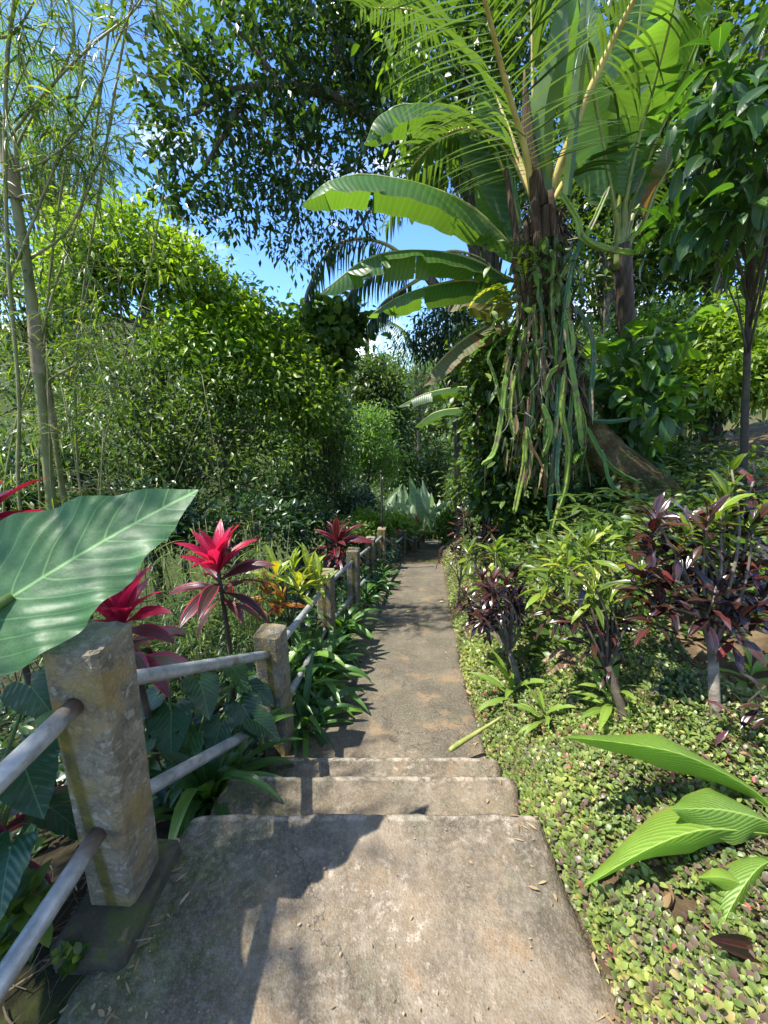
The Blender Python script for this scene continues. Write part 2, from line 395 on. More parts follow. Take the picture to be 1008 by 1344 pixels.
L['crotonorange'] = leafmat('orange_croton_leaf', [(0, (.13, .03, .015)), (.5, (.28, .09, .02)), (1, (.36, .2, .03))], .35, tmul=(1.6, 1.0, .6), rough=.35)
L['cover'] = leafmat('ground_cover_leaf', [(0, (.15, .085, .075)), (.12, (.17, .14, .09)), (.2, (.11, .16, .05)), (.45, (.165, .23, .06)), (.7, (.25, .31, .075)), (.9, (.38, .40, .11)), (.96, (.36, .2, .13)), (1, (.4, .1, .1))], .3, tmul=(1.4, 1.5, .8), rough=.4)
L['grass'] = leafmat('grass_blade', [(0, (.05, .1, .015)), (.5, (.11, .2, .03)), (.85, (.2, .29, .05)), (1, (.38, .33, .15))], .4)
L['straw'] = leafmat('dry_straw', [(0, (.10, .07, .04)), (.5, (.2, .15, .09)), (1, (.34, .27, .18))], .2, tmul=(1.2, 1.1, .8), rough=.8)
L['darkfibre'] = leafmat('dark_fibre', [(0, (.02, .013, .008)), (.55, (.07, .045, .025)), (.85, (.16, .11, .06)), (1, (.3, .23, .14))], .15, tmul=(1.2, 1.1, .8), rough=.85)
L['litter'] = leafmat('dead_leaf', [(0, (.07, .04, .02)), (.5, (.18, .11, .05)), (.85, (.33, .23, .12)), (1, (.42, .34, .2))], .25, tmul=(1.4, 1.1, .6), rough=.75)
L['cactus'] = leafmat('cactus_stem', [(0, (.06, .15, .08)), (.3, (.07, .18, .05)), (.6, (.16, .27, .04)), (1, (.30, .38, .06))], .22, rough=.5, blotch=((.17, .13, .07), 12, .53))
L['fern'] = leafmat('fern_leaflet', [(0, (.04, .10, .018)), (.6, (.09, .19, .03)), (1, (.22, .33, .05))], .45)
L['fernyellow'] = leafmat('yellow_fern_leaflet', [(0, (.2, .27, .03)), (.6, (.38, .40, .06)), (1, (.5, .48, .1))], .45)
L['silver'] = leafmat('silvery_leaf', [(0, (.22, .33, .19)), (.5, (.38, .48, .35)), (1, (.55, .63, .51))], .35, tmul=(1.1, 1.3, .7), rough=.4, vein=('cross', 60., .06, (.5, .56, .4)))
L['redflower'] = leafmat('red_petal', [(0, (.4, .005, .02)), (1, (.7, .03, .06))], .3, tmul=(1.3, .8, .8))
L['yellowleaf'] = leafmat('fallen_yellow_leaf', [(0, (.5, .4, .06)), (1, (.6, .5, .1))], .3, tmul=(1.2, 1.1, .5))
L['farwood'] = leafmat('distant_leaf', [(0, (.03, .06, .015)), (.5, (.075, .125, .03)), (1, (.15, .21, .05))], .3)


# ------------------------------------------------------------------ mesh building
class MB:
    def __init__(self):
        self.V, self.R, self.U, self.W, self.F, self.MI = [], [], [], [], [], []
        self.n = 0

    def add(self, V, Fc, rnd=0.5, lu=0.0, lv=0.0, mi=0):
        k = len(V)
        self.V.append(np.asarray(V, dtype=np.float32))
        for lst, a in ((self.R, rnd), (self.U, lu), (self.W, lv)):
            lst.append(np.broadcast_to(np.asarray(a, dtype=np.float32), (k,)))
        for f in (Fc if isinstance(Fc, list) else [Fc]):
            self.F.append(np.asarray(f, dtype=np.int64) + self.n)
            self.MI.append(mi)
        self.n += k

    def build(self, name, mats, parent=None, flat=False):
        if not isinstance(mats, (list, tuple)):
            mats = [mats]
        off = np.zeros(3) if parent is None else np.array(world_loc(parent))
        V = np.concatenate(self.V) - off.astype(np.float32)
        me = bpy.data.meshes.new(name)
        me.vertices.add(len(V))
        me.vertices.foreach_set('co', V.astype(np.float32).ravel())
        nl = sum(f.size for f in self.F)
        npoly = sum(len(f) for f in self.F)
        me.loops.add(nl)
        me.polygons.add(npoly)
        me.loops.foreach_set('vertex_index', np.concatenate([f.ravel() for f in self.F]).astype(np.int32))
        sizes = np.concatenate([np.full(len(f), f.shape[1]) for f in self.F])
        starts = np.concatenate([[0], np.cumsum(sizes)[:-1]])
        me.polygons.foreach_set('loop_start', starts.astype(np.int32))
        for m in mats:
            me.materials.append(m)
        if len(mats) > 1:
            me.polygons.foreach_set('material_index', np.concatenate([np.full(len(f), i) for f, i in zip(self.F, self.MI)]).astype(np.int32))
        me.polygons.foreach_set('use_smooth', np.full(npoly, not flat))
        for nm, a in (('rnd', self.R), ('lu', self.U), ('lv', self.W)):
            at_ = me.attributes.new(nm, 'FLOAT', 'POINT')
            at_.data.foreach_set('value', np.concatenate(a).astype(np.float32))
        me.update(calc_edges=True)
        o = bpy.data.objects.new(name, me)
        COL.objects.link(o)
        if parent is not None:
            o.parent = parent
        return o


def world_loc(o):
    p = Vector((0, 0, 0))
    while o is not None:
        p += o.location
        o = o.parent
    return p


def tag(o, label=None, cat=None, group=None, kind=None):
    for k, v in (('label', label), ('category', cat), ('group', group), ('kind', kind)):
        if v:
            o[k] = v
    return o


def thing(name, label, cat, loc, group=None):
    o = bpy.data.objects.new(name, None)
    o.empty_display_size = .1
    COL.objects.link(o)
    o.location = [float(c) for c in loc]
    return tag(o, label, cat, group)


def copy_tree(o, parent=None):
    c = o.copy()
    COL.objects.link(c)
    if parent is not None:
        c.parent = parent
    for ch in list(o.children):
        copy_tree(ch, c)
    return c


def dup(o, loc, rz, label, scale=1.0, group=None):
    c = copy_tree(o)
    c.location = [float(x) for x in loc]
    c.rotation_euler = (0, 0, rz)
    c.scale = (scale, scale, scale)
    c['label'] = label
    if group:
        c['group'] = group
    return c


def grid_faces(N, nu, nv):
    i = np.arange(nu - 1)[:, None] * nv + np.arange(nv - 1)[None]
    q = np.stack([i, i + 1, i + nv + 1, i + nv], -1).reshape(-1, 4)
    return (np.arange(N)[:, None, None] * (nu * nv) + q[None]).reshape(-1, 4)


def norm(a):
    return a / np.maximum(np.linalg.norm(a, axis=-1, keepdims=True), 1e-9)


def prof(tab):
    xs, ys = zip(*tab)
    return lambda s: np.interp(s, xs, ys)


OVAL = prof([(0, .06), (.15, .6), (.35, .95), (.5, 1), (.7, .8), (.88, .4), (1, .03)])
HEX = prof([(0, .1), (.45, 1), (1, .04)])
LANCE = prof([(0, .12), (.12, .35), (.35, .85), (.5, 1), (.75, .72), (.92, .28), (1, .02)])
STRAP = prof([(0, .7), (.15, .85), (.4, 1), (.7, .85), (.9, .4), (1, .03)])
BLADE = prof([(0, .8), (.3, 1), (.7, .6), (1, .04)])
ROUND = prof([(0, .1), (.2, .72), (.4, .97), (.6, 1), (.8, .74), (1, .1)])
NEEDLE = prof([(0, .35), (.25, 1), (.6, .75), (1, .03)])
BANANA = prof([(0, .02), (.06, .45), (.16, .85), (.35, 1), (.65, .96), (.85, .72), (.95, .4), (1, .04)])


def blades(mb, P, D, Ln, W, bend=0.0, roll=0.0, fold=.15, pf=LANCE, nu=6, nv=3, wave=0.0, wf=3.0, rnd=None, yaw=0.0, bpow=1.3, mi=0):
    P = np.atleast_2d(P).astype(float)
    N = len(P)
    D = norm(np.broadcast_to(np.asarray(D, float), (N, 3)))
    one = np.ones(N)
    Ln, W, bend, roll, yaw, fold = (np.asarray(a, float) * one for a in (Ln, W, bend, roll, yaw, fold))
    if rnd is None:
        rnd = RG.random(N)
    rnd = np.asarray(rnd, float) * one
    h = np.arctan2(D[:, 1], D[:, 0])
    e = np.arcsin(np.clip(D[:, 2], -1, 1))
    s = np.linspace(0, 1, nu)
    es = e[:, None] - bend[:, None] * s[None] ** bpow
    hs = h[:, None] + yaw[:, None] * s[None]
    d = np.stack([np.cos(es) * np.cos(hs), np.cos(es) * np.sin(hs), np.sin(es)], -1)
    step = np.concatenate([np.zeros((N, 1, 3)), (d[:, 1:] + d[:, :-1]) * .5], 1) * (Ln / (nu - 1))[:, None, None]
    pos = P[:, None] + np.cumsum(step, 1)
    side = np.stack([np.sin(hs), -np.cos(hs), np.zeros_like(hs)], -1)
    nor = np.cross(side, d)
    cr, sr = np.cos(roll)[:, None, None], np.sin(roll)[:, None, None]
    side, nor = side * cr + nor * sr, nor * cr - side * sr
    w = pf(s)[None] * W[:, None] * .5
    t = np.linspace(-1, 1, nv)
    lat = w[:, :, None] * t[None, None]
    cf, sf = np.cos(fold)[:, None, None], np.sin(fold)[:, None, None]
    V = pos[:, :, None] + side[:, :, None] * (lat * cf)[..., None] + nor[:, :, None] * (np.abs(lat) * sf)[..., None]
    if wave:
        ph = RG.random(N) * 6.28
        wv = wave * W[:, None, None] * np.sin(s[None, :, None] * wf * 6.28 + ph[:, None, None] + (t[None, None] > 0) * 1.7) * np.abs(t)[None, None] ** 1.5 * np.sin(PI * np.clip(s, .02, .98))[None, :, None]
        V = V + nor[:, :, None] * wv[..., None]
    ru = np.broadcast_to(rnd[:, None, None], (N, nu, nv)).ravel()
    lu = np.broadcast_to(s[None, :, None], (N, nu, nv)).ravel()
    lv = np.broadcast_to(t[None, None], (N, nu, nv)).ravel()
    mb.add(V.reshape(-1, 3), grid_faces(N, nu, nv), ru, lu, lv, mi)


def spline(C, n):
    C = np.asarray(C, float)
    if len(C) == 2:
        return C[0] + (C[1] - C[0]) * np.linspace(0, 1, n)[:, None]
    E = np.concatenate([[2 * C[0] - C[1]], C, [2 * C[-1] - C[-2]]])
    k = len(C) - 1
    t = np.linspace(0, k, n)
    i = np.minimum(t.astype(int), k - 1)
    u = (t - i)[:, None]
    p0, p1, p2, p3 = E[i], E[i + 1], E[i + 2], E[i + 3]
    return .5 * (2 * p1 + (p2 - p0) * u + (2 * p0 - 5 * p1 + 4 * p2 - p3) * u ** 2 + (3 * p1 - p0 - 3 * p2 + p3) * u ** 3)


def frames(Q, up=(0, 0, 1)):
    T = norm(np.gradient(Q, axis=0))
    up = np.asarray(up, float)
    S = np.cross(T, up)
    bad = np.linalg.norm(S, axis=1) < .08
    if bad.any():
        S[bad] = np.cross(T[bad], np.array([.3, 1, .1]))
    S = norm(S)
    return T, S, np.cross(S, T)


def tube(mb, C, rad, n=12, sides=8, up=(.2, 1, .1), rnd=None, star=0.0, wob=0.0, cap=True, mi=0):
    Q = spline(C, n)
    T, S, Nn = frames(Q, up)
    r = np.interp(np.linspace(0, 1, n), np.linspace(0, 1, len(np.atleast_1d(rad))), np.atleast_1d(rad)) if np.ndim(rad) else np.full(n, rad)
    a = np.linspace(0, 2 * PI, sides, endpoint=False)
    rr = r[:, None] * (1 + star * np.cos(a * 3))[None]
    if wob:
        rr = rr * (1 + wob * (RG.random((n, sides)) - .5) * 2)
    V = Q[:, None] + S[:, None] * (rr * np.cos(a)[None])[..., None] + Nn[:, None] * (rr * np.sin(a)[None])[..., None]
    i = np.arange(n - 1)[:, None] * sides
    j = np.arange(sides)[None]
    q = np.stack([i + j, i + (j + 1) % sides, i + sides + (j + 1) % sides, i + sides + j], -1).reshape(-1, 4)
    fs = [q]
    if cap:
        fs.append(np.arange(sides)[None, ::-1])
        fs.append((np.arange(sides) + (n - 1) * sides)[None])
    mb.add(V.reshape(-1, 3), fs, RG.random() if rnd is None else rnd, np.repeat(np.linspace(0, 1, n), sides), np.tile(np.cos(a * 3), n), mi)
    return Q


def ribbon(mb, C, W, pf=LANCE, up=(0, 0, 1), foldL=.3, foldR=.3, nu=24, nv=9, tears=0, roll=0.0, wave=0.0, wf=4.0, rnd=None, curl=0.0, mi=0):
    """a leaf blade along a curve; tears split it into strips that hang at different angles"""
    rnd = RG.random() if rnd is None else rnd
    s = np.linspace(0, 1, nu)
    Q = spline(C, nu)
    T, S, Nn = frames(Q, up)
    S, Nn = S * math.cos(roll) + Nn * math.sin(roll), Nn * math.cos(roll) - S * math.sin(roll)
    t = np.linspace(-1, 1, nv)
    cuts = np.sort(RG.choice(np.arange(3, nu - 3), size=min(tears, nu - 7), replace=False)) if tears else np.array([], int)
    for side in (0, 1):
        tt = np.linspace(0, 1, nv // 2 + 1)
        sg = -1 if side == 0 else 1
        f0 = foldL if side == 0 else foldR
        cc = cuts[RG.random(len(cuts)) < .7] if len(cuts) else cuts
        b = [0] + list(cc) + [nu - 1]
        for k in range(len(b) - 1):
            idx = np.arange(b[k], b[k + 1] + 1)
            if len(idx) < 2:
                continue
            f = f0 + (RG.normal() * .24 if len(cc) else 0)
            sh = RG.normal() * .03 if len(cc) else 0
            w = pf(s[idx]) * W * .5
            ang = -f - curl * tt[None] * (1 + .3 * np.sin(s[idx] * 9))[:, None]
            dl = np.diff(tt, prepend=0)[None] * w[:, None]
            ca = np.cumsum(np.cos(ang) * dl, 1)
            sa = np.cumsum(np.sin(ang) * dl, 1)
            V = Q[idx][:, None] + S[idx][:, None] * (sg * ca)[..., None] + Nn[idx][:, None] * sa[..., None]
            V = V + T[idx][:, None] * (sh * tt * tt)[None, :, None]
            if wave:
                wv = wave * W * np.sin(s[idx] * wf * 6.28 + side * 1.9 + rnd * 6)[:, None] * tt[None] ** 1.6
                V = V + Nn[idx][:, None] * wv[..., None]
            m_, n_ = len(idx), len(tt)
            mb.add(V.reshape(-1, 3), grid_faces(1, m_, n_), rnd, np.repeat(s[idx], n_), np.tile(sg * tt, m_), mi)
    return Q


def heart(mb, A, axis, side, Ln, Wd, lobe=.4, droop=.15, wave=.03, rnd=None, ns=26, nt=9, cup=.12):
    """arrow or heart shaped leaf: A = where the stalk joins, axis points at the tip"""
    rnd = RG.random() if rnd is None else rnd
    axis = norm(np.asarray(axis, float))
    side = np.asarray(side, float)
    side = norm(side - axis * np.dot(axis, side))
    nor = np.cross(axis, side)
    if nor[2] < 0:
        nor = -nor
    s = np.concatenate([np.linspace(-lobe, 0, 8)[:-1], np.linspace(0, 1, ns - 7)])
    wtab = prof([(-lobe, .10), (-lobe * .85, .5), (-lobe * .5, .86), (-.02, 1.0), (.15, .98), (.4, .82), (.7, .5), (.9, .2), (1, .015)])
    inn = np.where(s < 0, np.clip(-s, 0, 1) * .42 * Wd / Ln * 1.2, 0)
    out = wtab(s) * Wd * .5 / Ln
    inn = np.minimum(inn, out * .8)
    tt = np.linspace(0, 1, nt)
    for sg in (-1, 1):
        lat = inn[:, None] + (out - inn)[:, None] * tt[None]
        # side veins lift the blade in shallow quilting between them
        c = s[:, None] - .62 * lat / (Wd * .5 / Ln)
        quilt = .0045 * np.cos(c * 46 + PI) * np.clip(lat * 4, 0, 1)
        z = cup * lat ** 1.2 - droop * np.clip(s, 0, 1)[:, None] ** 2 - droop * .6 * np.clip(-s, 0, 1)[:, None] ** 1.5 + quilt
        z = z + wave * np.sin(s * 21 + sg + rnd * 5)[:, None] * tt[None] ** 2 * np.clip(out * 4, 0, 1)[:, None]
        V = A + Ln * (axis * s[:, None, None] + side * (sg * lat)[..., None] + nor * z[..., None])
        mb.add(V.reshape(-1, 3), grid_faces(1, len(s), nt), rnd, np.repeat(s, nt), (sg * lat / (Wd * .5 / Ln)).ravel())


def rand_dirs(n):
    return norm(RG.normal(size=(n, 3)))


def crown(mb, ells, nclus, nleaf, Ln, W, cs=.25, out=.6, jit=.7, down=.25, pf=HEX, nu=3, nv=3, rin=.45, bend=.5, fold=.25, rbias=0.0, lowcut=-.9, spr=None, stringy=0.0):
    """leaves in clumps through the volume of some ellipsoids; returns the clump centres"""
    ells = np.array(ells, float)
    ells[:, 3:6] = np.maximum(ells[:, 3:6] - .7 * cs, .35 * ells[:, 3:6])
    vol = np.prod(ells[:, 3:6], axis=1) ** (2 / 3)
    k = RG.choice(len(ells), nclus, p=vol / vol.sum())
    d = rand_dirs(nclus)
    d[:, 2] = np.where(d[:, 2] < lowcut, -d[:, 2], d[:, 2])
    rad = rin + (1 - rin) * RG.random(nclus) ** .6
    C = ells[k, :3] + d * ells[k, 3:6] * rad[:, None] + RG.normal(size=(nclus, 3)) * .06 * ells[k, 3:6]
    n = nclus * nleaf
    ci = np.repeat(np.arange(nclus), nleaf)
    size = cs * (.6 + .8 * RG.random(nclus))
    off = RG.normal(size=(n, 3)) * size[ci, None] * np.array([1, 1, .75])
    if stringy:
        off[:, 2] -= np.abs(RG.normal(size=n)) * stringy
    P = C[ci] + off
    D = out * norm(d)[ci] + jit * RG.normal(size=(n, 3)) + np.array([0, 0, -down]) + .5 * norm(off)
    cr = RG.random(nclus)
    r = np.clip(.5 * cr[ci] + .5 * RG.random(n) + rbias, 0, 1)
    sc = .65 + .7 * RG.random(n)
    blades(mb, P, D, Ln * sc, W * sc, bend, RG.normal(size=n) * .5, fold, pf, nu, nv, rnd=r)
    return C


def limbs(mb, base, top, C, r0, nlimb=40, wob=.15, sides=6):
    """trunk from base to top, limbs out to some of the clump centres"""
    base, top = np.asarray(base, float), np.asarray(top, float)
    wob = min(wob, r0 * 1.2)
    mid = [base + (top - base) * f + RG.normal(size=3) * wob * np.array([1, 1, .3]) for f in (.33, .66)]
    Q = tube(mb, [base] + mid + [top], [r0, r0 * .8, r0 * .62, r0 * .4], 18, 9, wob=.06)
    if len(C):
        for c in C[RG.choice(len(C), min(nlimb, len(C)), replace=False)]:
            hh = RG.uniform(.45, 1.0)
            st = Q[int(hh * 17)]
            m1 = st + (c - st) * .5 + np.array([0, 0, .12 * np.linalg.norm(c - st)]) + RG.normal(size=3) * .08
            rr = r0 * .28 * RG.uniform(.5, 1.2)
            tube(mb, [st, m1, c], [rr, rr * .6, rr * .2], 7, 5)


def E(px, py, Y, rxp, ryp, ry=None):
    c = at(px, py, Y)
    t = depth_at(px, py, Y)
    rx, rz = rxp * t / F, ryp * t / F
    return [c[0], c[1], c[2], rx, ry if ry else .5 * (rx + rz), rz]


# ------------------------------------------------------------------ terrain
YP = [-6, .9, 1.64, 6.9, 12, 20, 30, 60, 90, 140]
ZP = [0, 0, -.49, -1.54, -2.98, -4.2, -5.2, -3.0, 4.5, 9]
YE = [-6, .59, 1.10, 1.40, 1.64, 3.0, 4.66, 6.9, 12, 20]
XLs = [-.84, -.82, -.72, -.71, -.68, -.46, -.17, .28, 1.1, 1.9]
XRs = [.64, .62, .575, .58, .60, .68, .86, 1.13, 1.85, 3.0]


def sm_noise(x, y, sc, seed=0):
    return (np.sin(x * sc * 1.3 + seed + 1.7 * np.sin(y * sc * .9 + seed)) + np.sin(y * sc * 1.1 + 2.1 * seed + 1.3 * np.sin(x * sc * 1.2))) * .5


def G(x, y):
    x, y = np.asarray(x, float), np.asarray(y, float)
    zp = np.interp(y, YP, ZP)
    xl, xr = np.interp(y, YE, XLs), np.interp(y, YE, XRs)
    dr = np.maximum(x - xr, 0)
    dl = np.maximum(xl - x, 0)
    plat = .05 + .13 * np.maximum(x - .6, 0) + .12 * np.maximum(x - 5, 0) - .2 * np.maximum(y - 6, 0) + np.maximum(y - 30, 0) * .28
    a = zp + .02 + .85 * dr
    b = np.maximum(plat, zp + .02)
    k = .12
    hh = np.clip(.5 + .5 * (b - a) / k, 0, 1)
    zr = b * (1 - hh) + a * hh - k * hh * (1 - hh) + .01
    zl = zp - .03 - .16 * np.minimum(dl, 8) - .12 * np.clip(dl - .7, 0, 6) + .30 * np.maximum(dl - 10, 0)
    z = np.where(dr > 0, np.maximum(zr, zp), np.where(dl > 0, zl, zp - .06))
    amp = np.clip(np.maximum(dr, dl) * .2, 0, .05)
    return z + amp * sm_noise(x, y, 4.0, 1) + np.clip(np.maximum(dr, dl) - 2, 0, 10) * .03 * sm_noise(x, y, .8, 3)


def g3(x, y, dz=0.0):
    return np.array([x, y, float(G(x, y)) + dz])


def make_ground():
    xs = np.concatenate([np.linspace(-60, -6, 28)[:-1], np.linspace(-6, -1.2, 40)[:-1], np.linspace(-1.2, 2.6, 110)[:-1], np.linspace(2.6, 8, 46)[:-1], np.linspace(8, 60, 27)])
    ys = np.concatenate([np.linspace(-6, 0, 13)[:-1], np.linspace(0, 8, 150)[:-1], np.linspace(8, 20, 70)[:-1], np.linspace(20, 140, 61)])
    Xg, Yg = np.meshgrid(xs, ys, indexing='ij')
    V = np.stack([Xg, Yg, G(Xg, Yg)], -1)
    mb = MB()
    q = grid_faces(1, len(xs), len(ys))[:, ::-1]
    mb.add(V.reshape(-1, 3), q)
    tag(mb.build('ground', M['ground']), kind='structure')


make_ground()


def make_path():
    prof_ = [(-6, 0, 0)]
    y = -5.8
    seq = []

    def run(y0, z0, y1, z1, st):
        n = max(2, int((y1 - y0) / st))
        for i in range(n + 1):
            f = i / n
            seq.append((y0 + (y1 - y0) * f, z0 + (z1 - z0) * f))

    def nose(y, z, z2):
        seq.extend([(y + .006, z - .002), (y + .012, z - .008), (y + .014, z - .018), (y + .012, (z + z2) / 2), (y + .014, z2 + .004)])
    run(-6, 0, 1.10, -.006, .05)
    nose(1.10, -.006, -.168)
    run(1.118, -.168, 1.40, -.175, .04)
    nose(1.40, -.175, -.335)
    run(1.418, -.335, 1.645, -.34, .04)
    nose(1.645, -.34, -.49)
    run(1.665, -.49, 6.9, -1.54, .07)
    nose(6.9, -1.54, -1.69)
    run(6.92, -1.69, 14, -3.46, .12)
    seq_ = np.array(seq)
    n = len(seq_)
    yy, zz = seq_[:, 0], seq_[:, 1]
    nx = 41
    t = np.linspace(0, 1, nx)
    xl = np.interp(yy, YE, XLs) + .012 * sm_noise(yy, yy, 9, 2) + .01 * sm_noise(yy, yy, 27, 5)
    xr = np.interp(yy, YE, XRs) + .014 * sm_noise(yy, yy, 8, 4) + .01 * sm_noise(yy, yy, 25, 1)
    Xg = xl[:, None] + (xr - xl)[:, None] * t[None]
    Yg = np.repeat(yy[:, None], nx, 1) + .004 * sm_noise(Xg, Xg * .3, 13, 6) + .004 * sm_noise(Xg, Xg, 37, 2)
    Zg = np.repeat(zz[:, None], nx, 1) + .003 * sm_noise(Xg, Yg, 7, 3) + .0016 * sm_noise(Xg, Yg, 33, 8) - .012 * np.clip((np.abs(t - .5) * 2 - .93) / .07, 0, 1)[None] ** 2
    V = np.stack([Xg, Yg, Zg], -1)
    # skirts down both sides
    Vl = V[:, :1].copy(); Vl[..., 2] -= .25
    Vr = V[:, -1:].copy(); Vr[..., 2] -= .25
    V = np.concatenate([Vl, V, Vr], 1)
    mb = MB()
    mb.add(V.reshape(-1, 3), grid_faces(1, n, nx + 2)[:, ::-1])
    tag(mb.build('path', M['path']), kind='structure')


make_path()

# ------------------------------------------------------------------ railing
def box_rough(mb, w, d, h, z0=0.0, cham=.012, taper=0.0, nz=10, lean=(0, 0), origin=(0, 0, 0), rz=0.0):
    """a weathered square post: chamfered edges, slightly uneven faces and a faintly domed top"""
    c = cham
    base = np.array([[-w / 2 + c, -d / 2], [w / 2 - c, -d / 2], [w / 2, -d / 2 + c], [w / 2, d / 2 - c], [w / 2 - c, d / 2], [-w / 2 + c, d / 2], [-w / 2, d / 2 - c], [-w / 2, -d / 2 + c]])
    ring = []
    for a, b in zip(base, np.roll(base, -1, 0)):
        n = 4 if np.linalg.norm(b - a) > 2.5 * c else 1
        for i in range(n):
            ring.append(a + (b - a) * i / n)
    ring = np.array(ring)
    m = len(ring)
    zs = np.concatenate([np.linspace(0, h - c * .5, nz), [h - c * .15, h]])
    V = []
    for i, z in enumerate(zs):
        f = 1 - taper * z / h
        if i == len(zs) - 2:
            f *= 1 - c * .5 / (w / 2)
        if i == len(zs) - 1:
            f *= 1 - c * .9 / (w / 2)
        r = ring * f * (1 + .006 * RG.normal(size=(m, 1)))
        V.append(np.column_stack([r, np.full(m, z + z0) + .002 * RG.normal(size=m)]))
    V = np.array(V)
    V[..., 0] += lean[0] * (V[..., 2] - z0)
    V[..., 1] += lean[1] * (V[..., 2] - z0)
    n = len(zs)
    Vf = V.reshape(-1, 3)
    top = np.array([[lean[0] * h, lean[1] * h, z0 + h + .003]])
    Vf = np.concatenate([Vf, top])
    if rz:
        cz, sz = math.cos(rz), math.sin(rz)
        Vf = np.column_stack([Vf[:, 0] * cz - Vf[:, 1] * sz, Vf[:, 0] * sz + Vf[:, 1] * cz, Vf[:, 2]])
    i = np.arange(n - 1)[:, None] * m
    j = np.arange(m)[None]
    q = np.stack([i + j, i + (j + 1) % m, i + m + (j + 1) % m, i + m + j], -1).reshape(-1, 4)
    tri = np.column_stack([np.arange(m) + (n - 1) * m, (np.arange(m) + 1) % m + (n - 1) * m, np.full(m, n * m)])
    mb.add(Vf + np.asarray(origin), [q, tri])


POSTS = [(-.815, .875, 0.0, .92, (.075, 0), .05), (-.625, 1.90, -.56, .83, (.0, 0), .15), (-.55, 3.32, -.83, .80, (.02, 0), .12), (-.365, 4.36, -1.03, .80, (0, 0), .1),
         (-.205, 5.55, -1.28, .76, (0, 0), .1), (-.04, 6.5, -1.46, .77, (0, 0), .1), (.2, 7.7, -2.0, .67, (0, 0), .1), (.44, 8.7, -2.2, .71, (0, 0), .1),
         (.77, 9.4, -2.4, .5, (0, 0), .1), (.93, 10.2, -2.6, .47, (0, 0), .1), (1.18, 11.4, -2.9, .52, (0, 0), .1)]
rail = thing('railing', 'weathered concrete post railing with grey pipe rails running down the left edge of the path', 'railing', (-.815, .875, 0))
for (x, y, z, h, lean, rz) in POSTS:
    mb = MB()
    box_rough(mb, .142, .142, h, -.0, .012, .0, 10, lean, (0, 0, 0), -rz)
    p = mb.build('post', M['post'], None, flat=False)
    p.parent = rail
    p.location = (x + .815, y - .875, z)
    # keep the arrises crisp
    for pl in p.data.polygons:
        pl.use_smooth = False
mb = MB()
box_rough(mb, .225, .32, .14, -.10, .015, .06, 6, (0, 0), (0, 0, 0), -.05)
pb = mb.build('post_base', M['plinth'])
pb.parent = rail
for pl in pb.data.polygons:
    pl.use_smooth = False
pb.location = (.005, -.03, 0)
bays = []
prev = (-.79, -.9, 0, .93, (0, 0), 0)
allp = [prev] + POSTS
for a, b in zip(allp[:-1], allp[1:]):
    for k, dz in ((0, .15), (1, .58)):
        if b[3] < .6 and k == 1:
            continue
        za = a[2] + a[3] - dz
        zb = b[2] + b[3] - dz
        pa = np.array([a[0] + a[4][0] * (a[3] - dz), a[1], za])
        pb_ = np.array([b[0] + b[4][0] * (b[3] - dz), b[1], zb])
        mb = MB()
        tube(mb, [pa, pb_], [.023, .023], 8, 14, wob=.006)
        o = mb.build('pipe_rail', M['pipe'], rail)

# rods standing on two of the far posts
mb = MB(); tube(mb, [at(502, 694, 6.5), at(500, 620, 6.5)], .014, 6, 8)
box_rough(mb, .04, .04, .04, 0, .006, 0, 3, (0, 0), at(500, 621, 6.5))
tag(mb.build('thin_pole', M['iron']), 'thin dark rod rising from the top of a far railing post', 'pole')
mb = MB(); tube(mb, [at(558, 698, 11.4), at(558, 662, 11.4)], .022, 6, 8)
box_rough(mb, .06, .06, .03, 0, .006, 0, 3, (0, 0), at(558, 663, 11.4))
tag(mb.build('thin_pole', M['palerod']), 'short pale rod on the farthest railing post beside the silvery leaves', 'pole')

# ------------------------------------------------------------------ hero: elephant ear
A = np.array([-.89, .855, 1.04])
ear = thing('elephant_ear', 'huge glossy blue-green arrow-shaped leaf leaning over the near concrete post', 'elephant ear plant', g3(-1.25, .75))
mb = MB()
heart(mb, A, (.35, .225, .23), (-.6, .43, .66), .48, .365, lobe=.42, droop=.12, wave=.034, rnd=.5, ns=70, nt=26, cup=.14)
mb.build('leaf_blade', L['taro'], ear)
mb = MB(); tube(mb, [g3(-1.25, .75), (-1.2, .72, .5), (-1.0, .72, .95), A], [.035, .028, .018, .011], 16, 10)
mb.build('leaf_stalk', M['greenstalk'], ear)
# unseen extra leaf, added left of the picture to shade the landing's corner
mb = MB()
heart(mb, np.array([-1.2, .62, .95]), (.25, -.4, .02), (-.8, -.4, .2), .6, .62, lobe=.5, droop=.15, wave=.02, rnd=.3, ns=40, nt=14)
mb.build('leaf_blade', L['taro'], ear)
mb = MB(); tube(mb, [g3(-1.25, .75), (-1.32, .68, .5), (-1.2, .62, .95)], [.033, .024, .011], 12, 10)
mb.build('leaf_stalk', M['greenstalk'], ear)


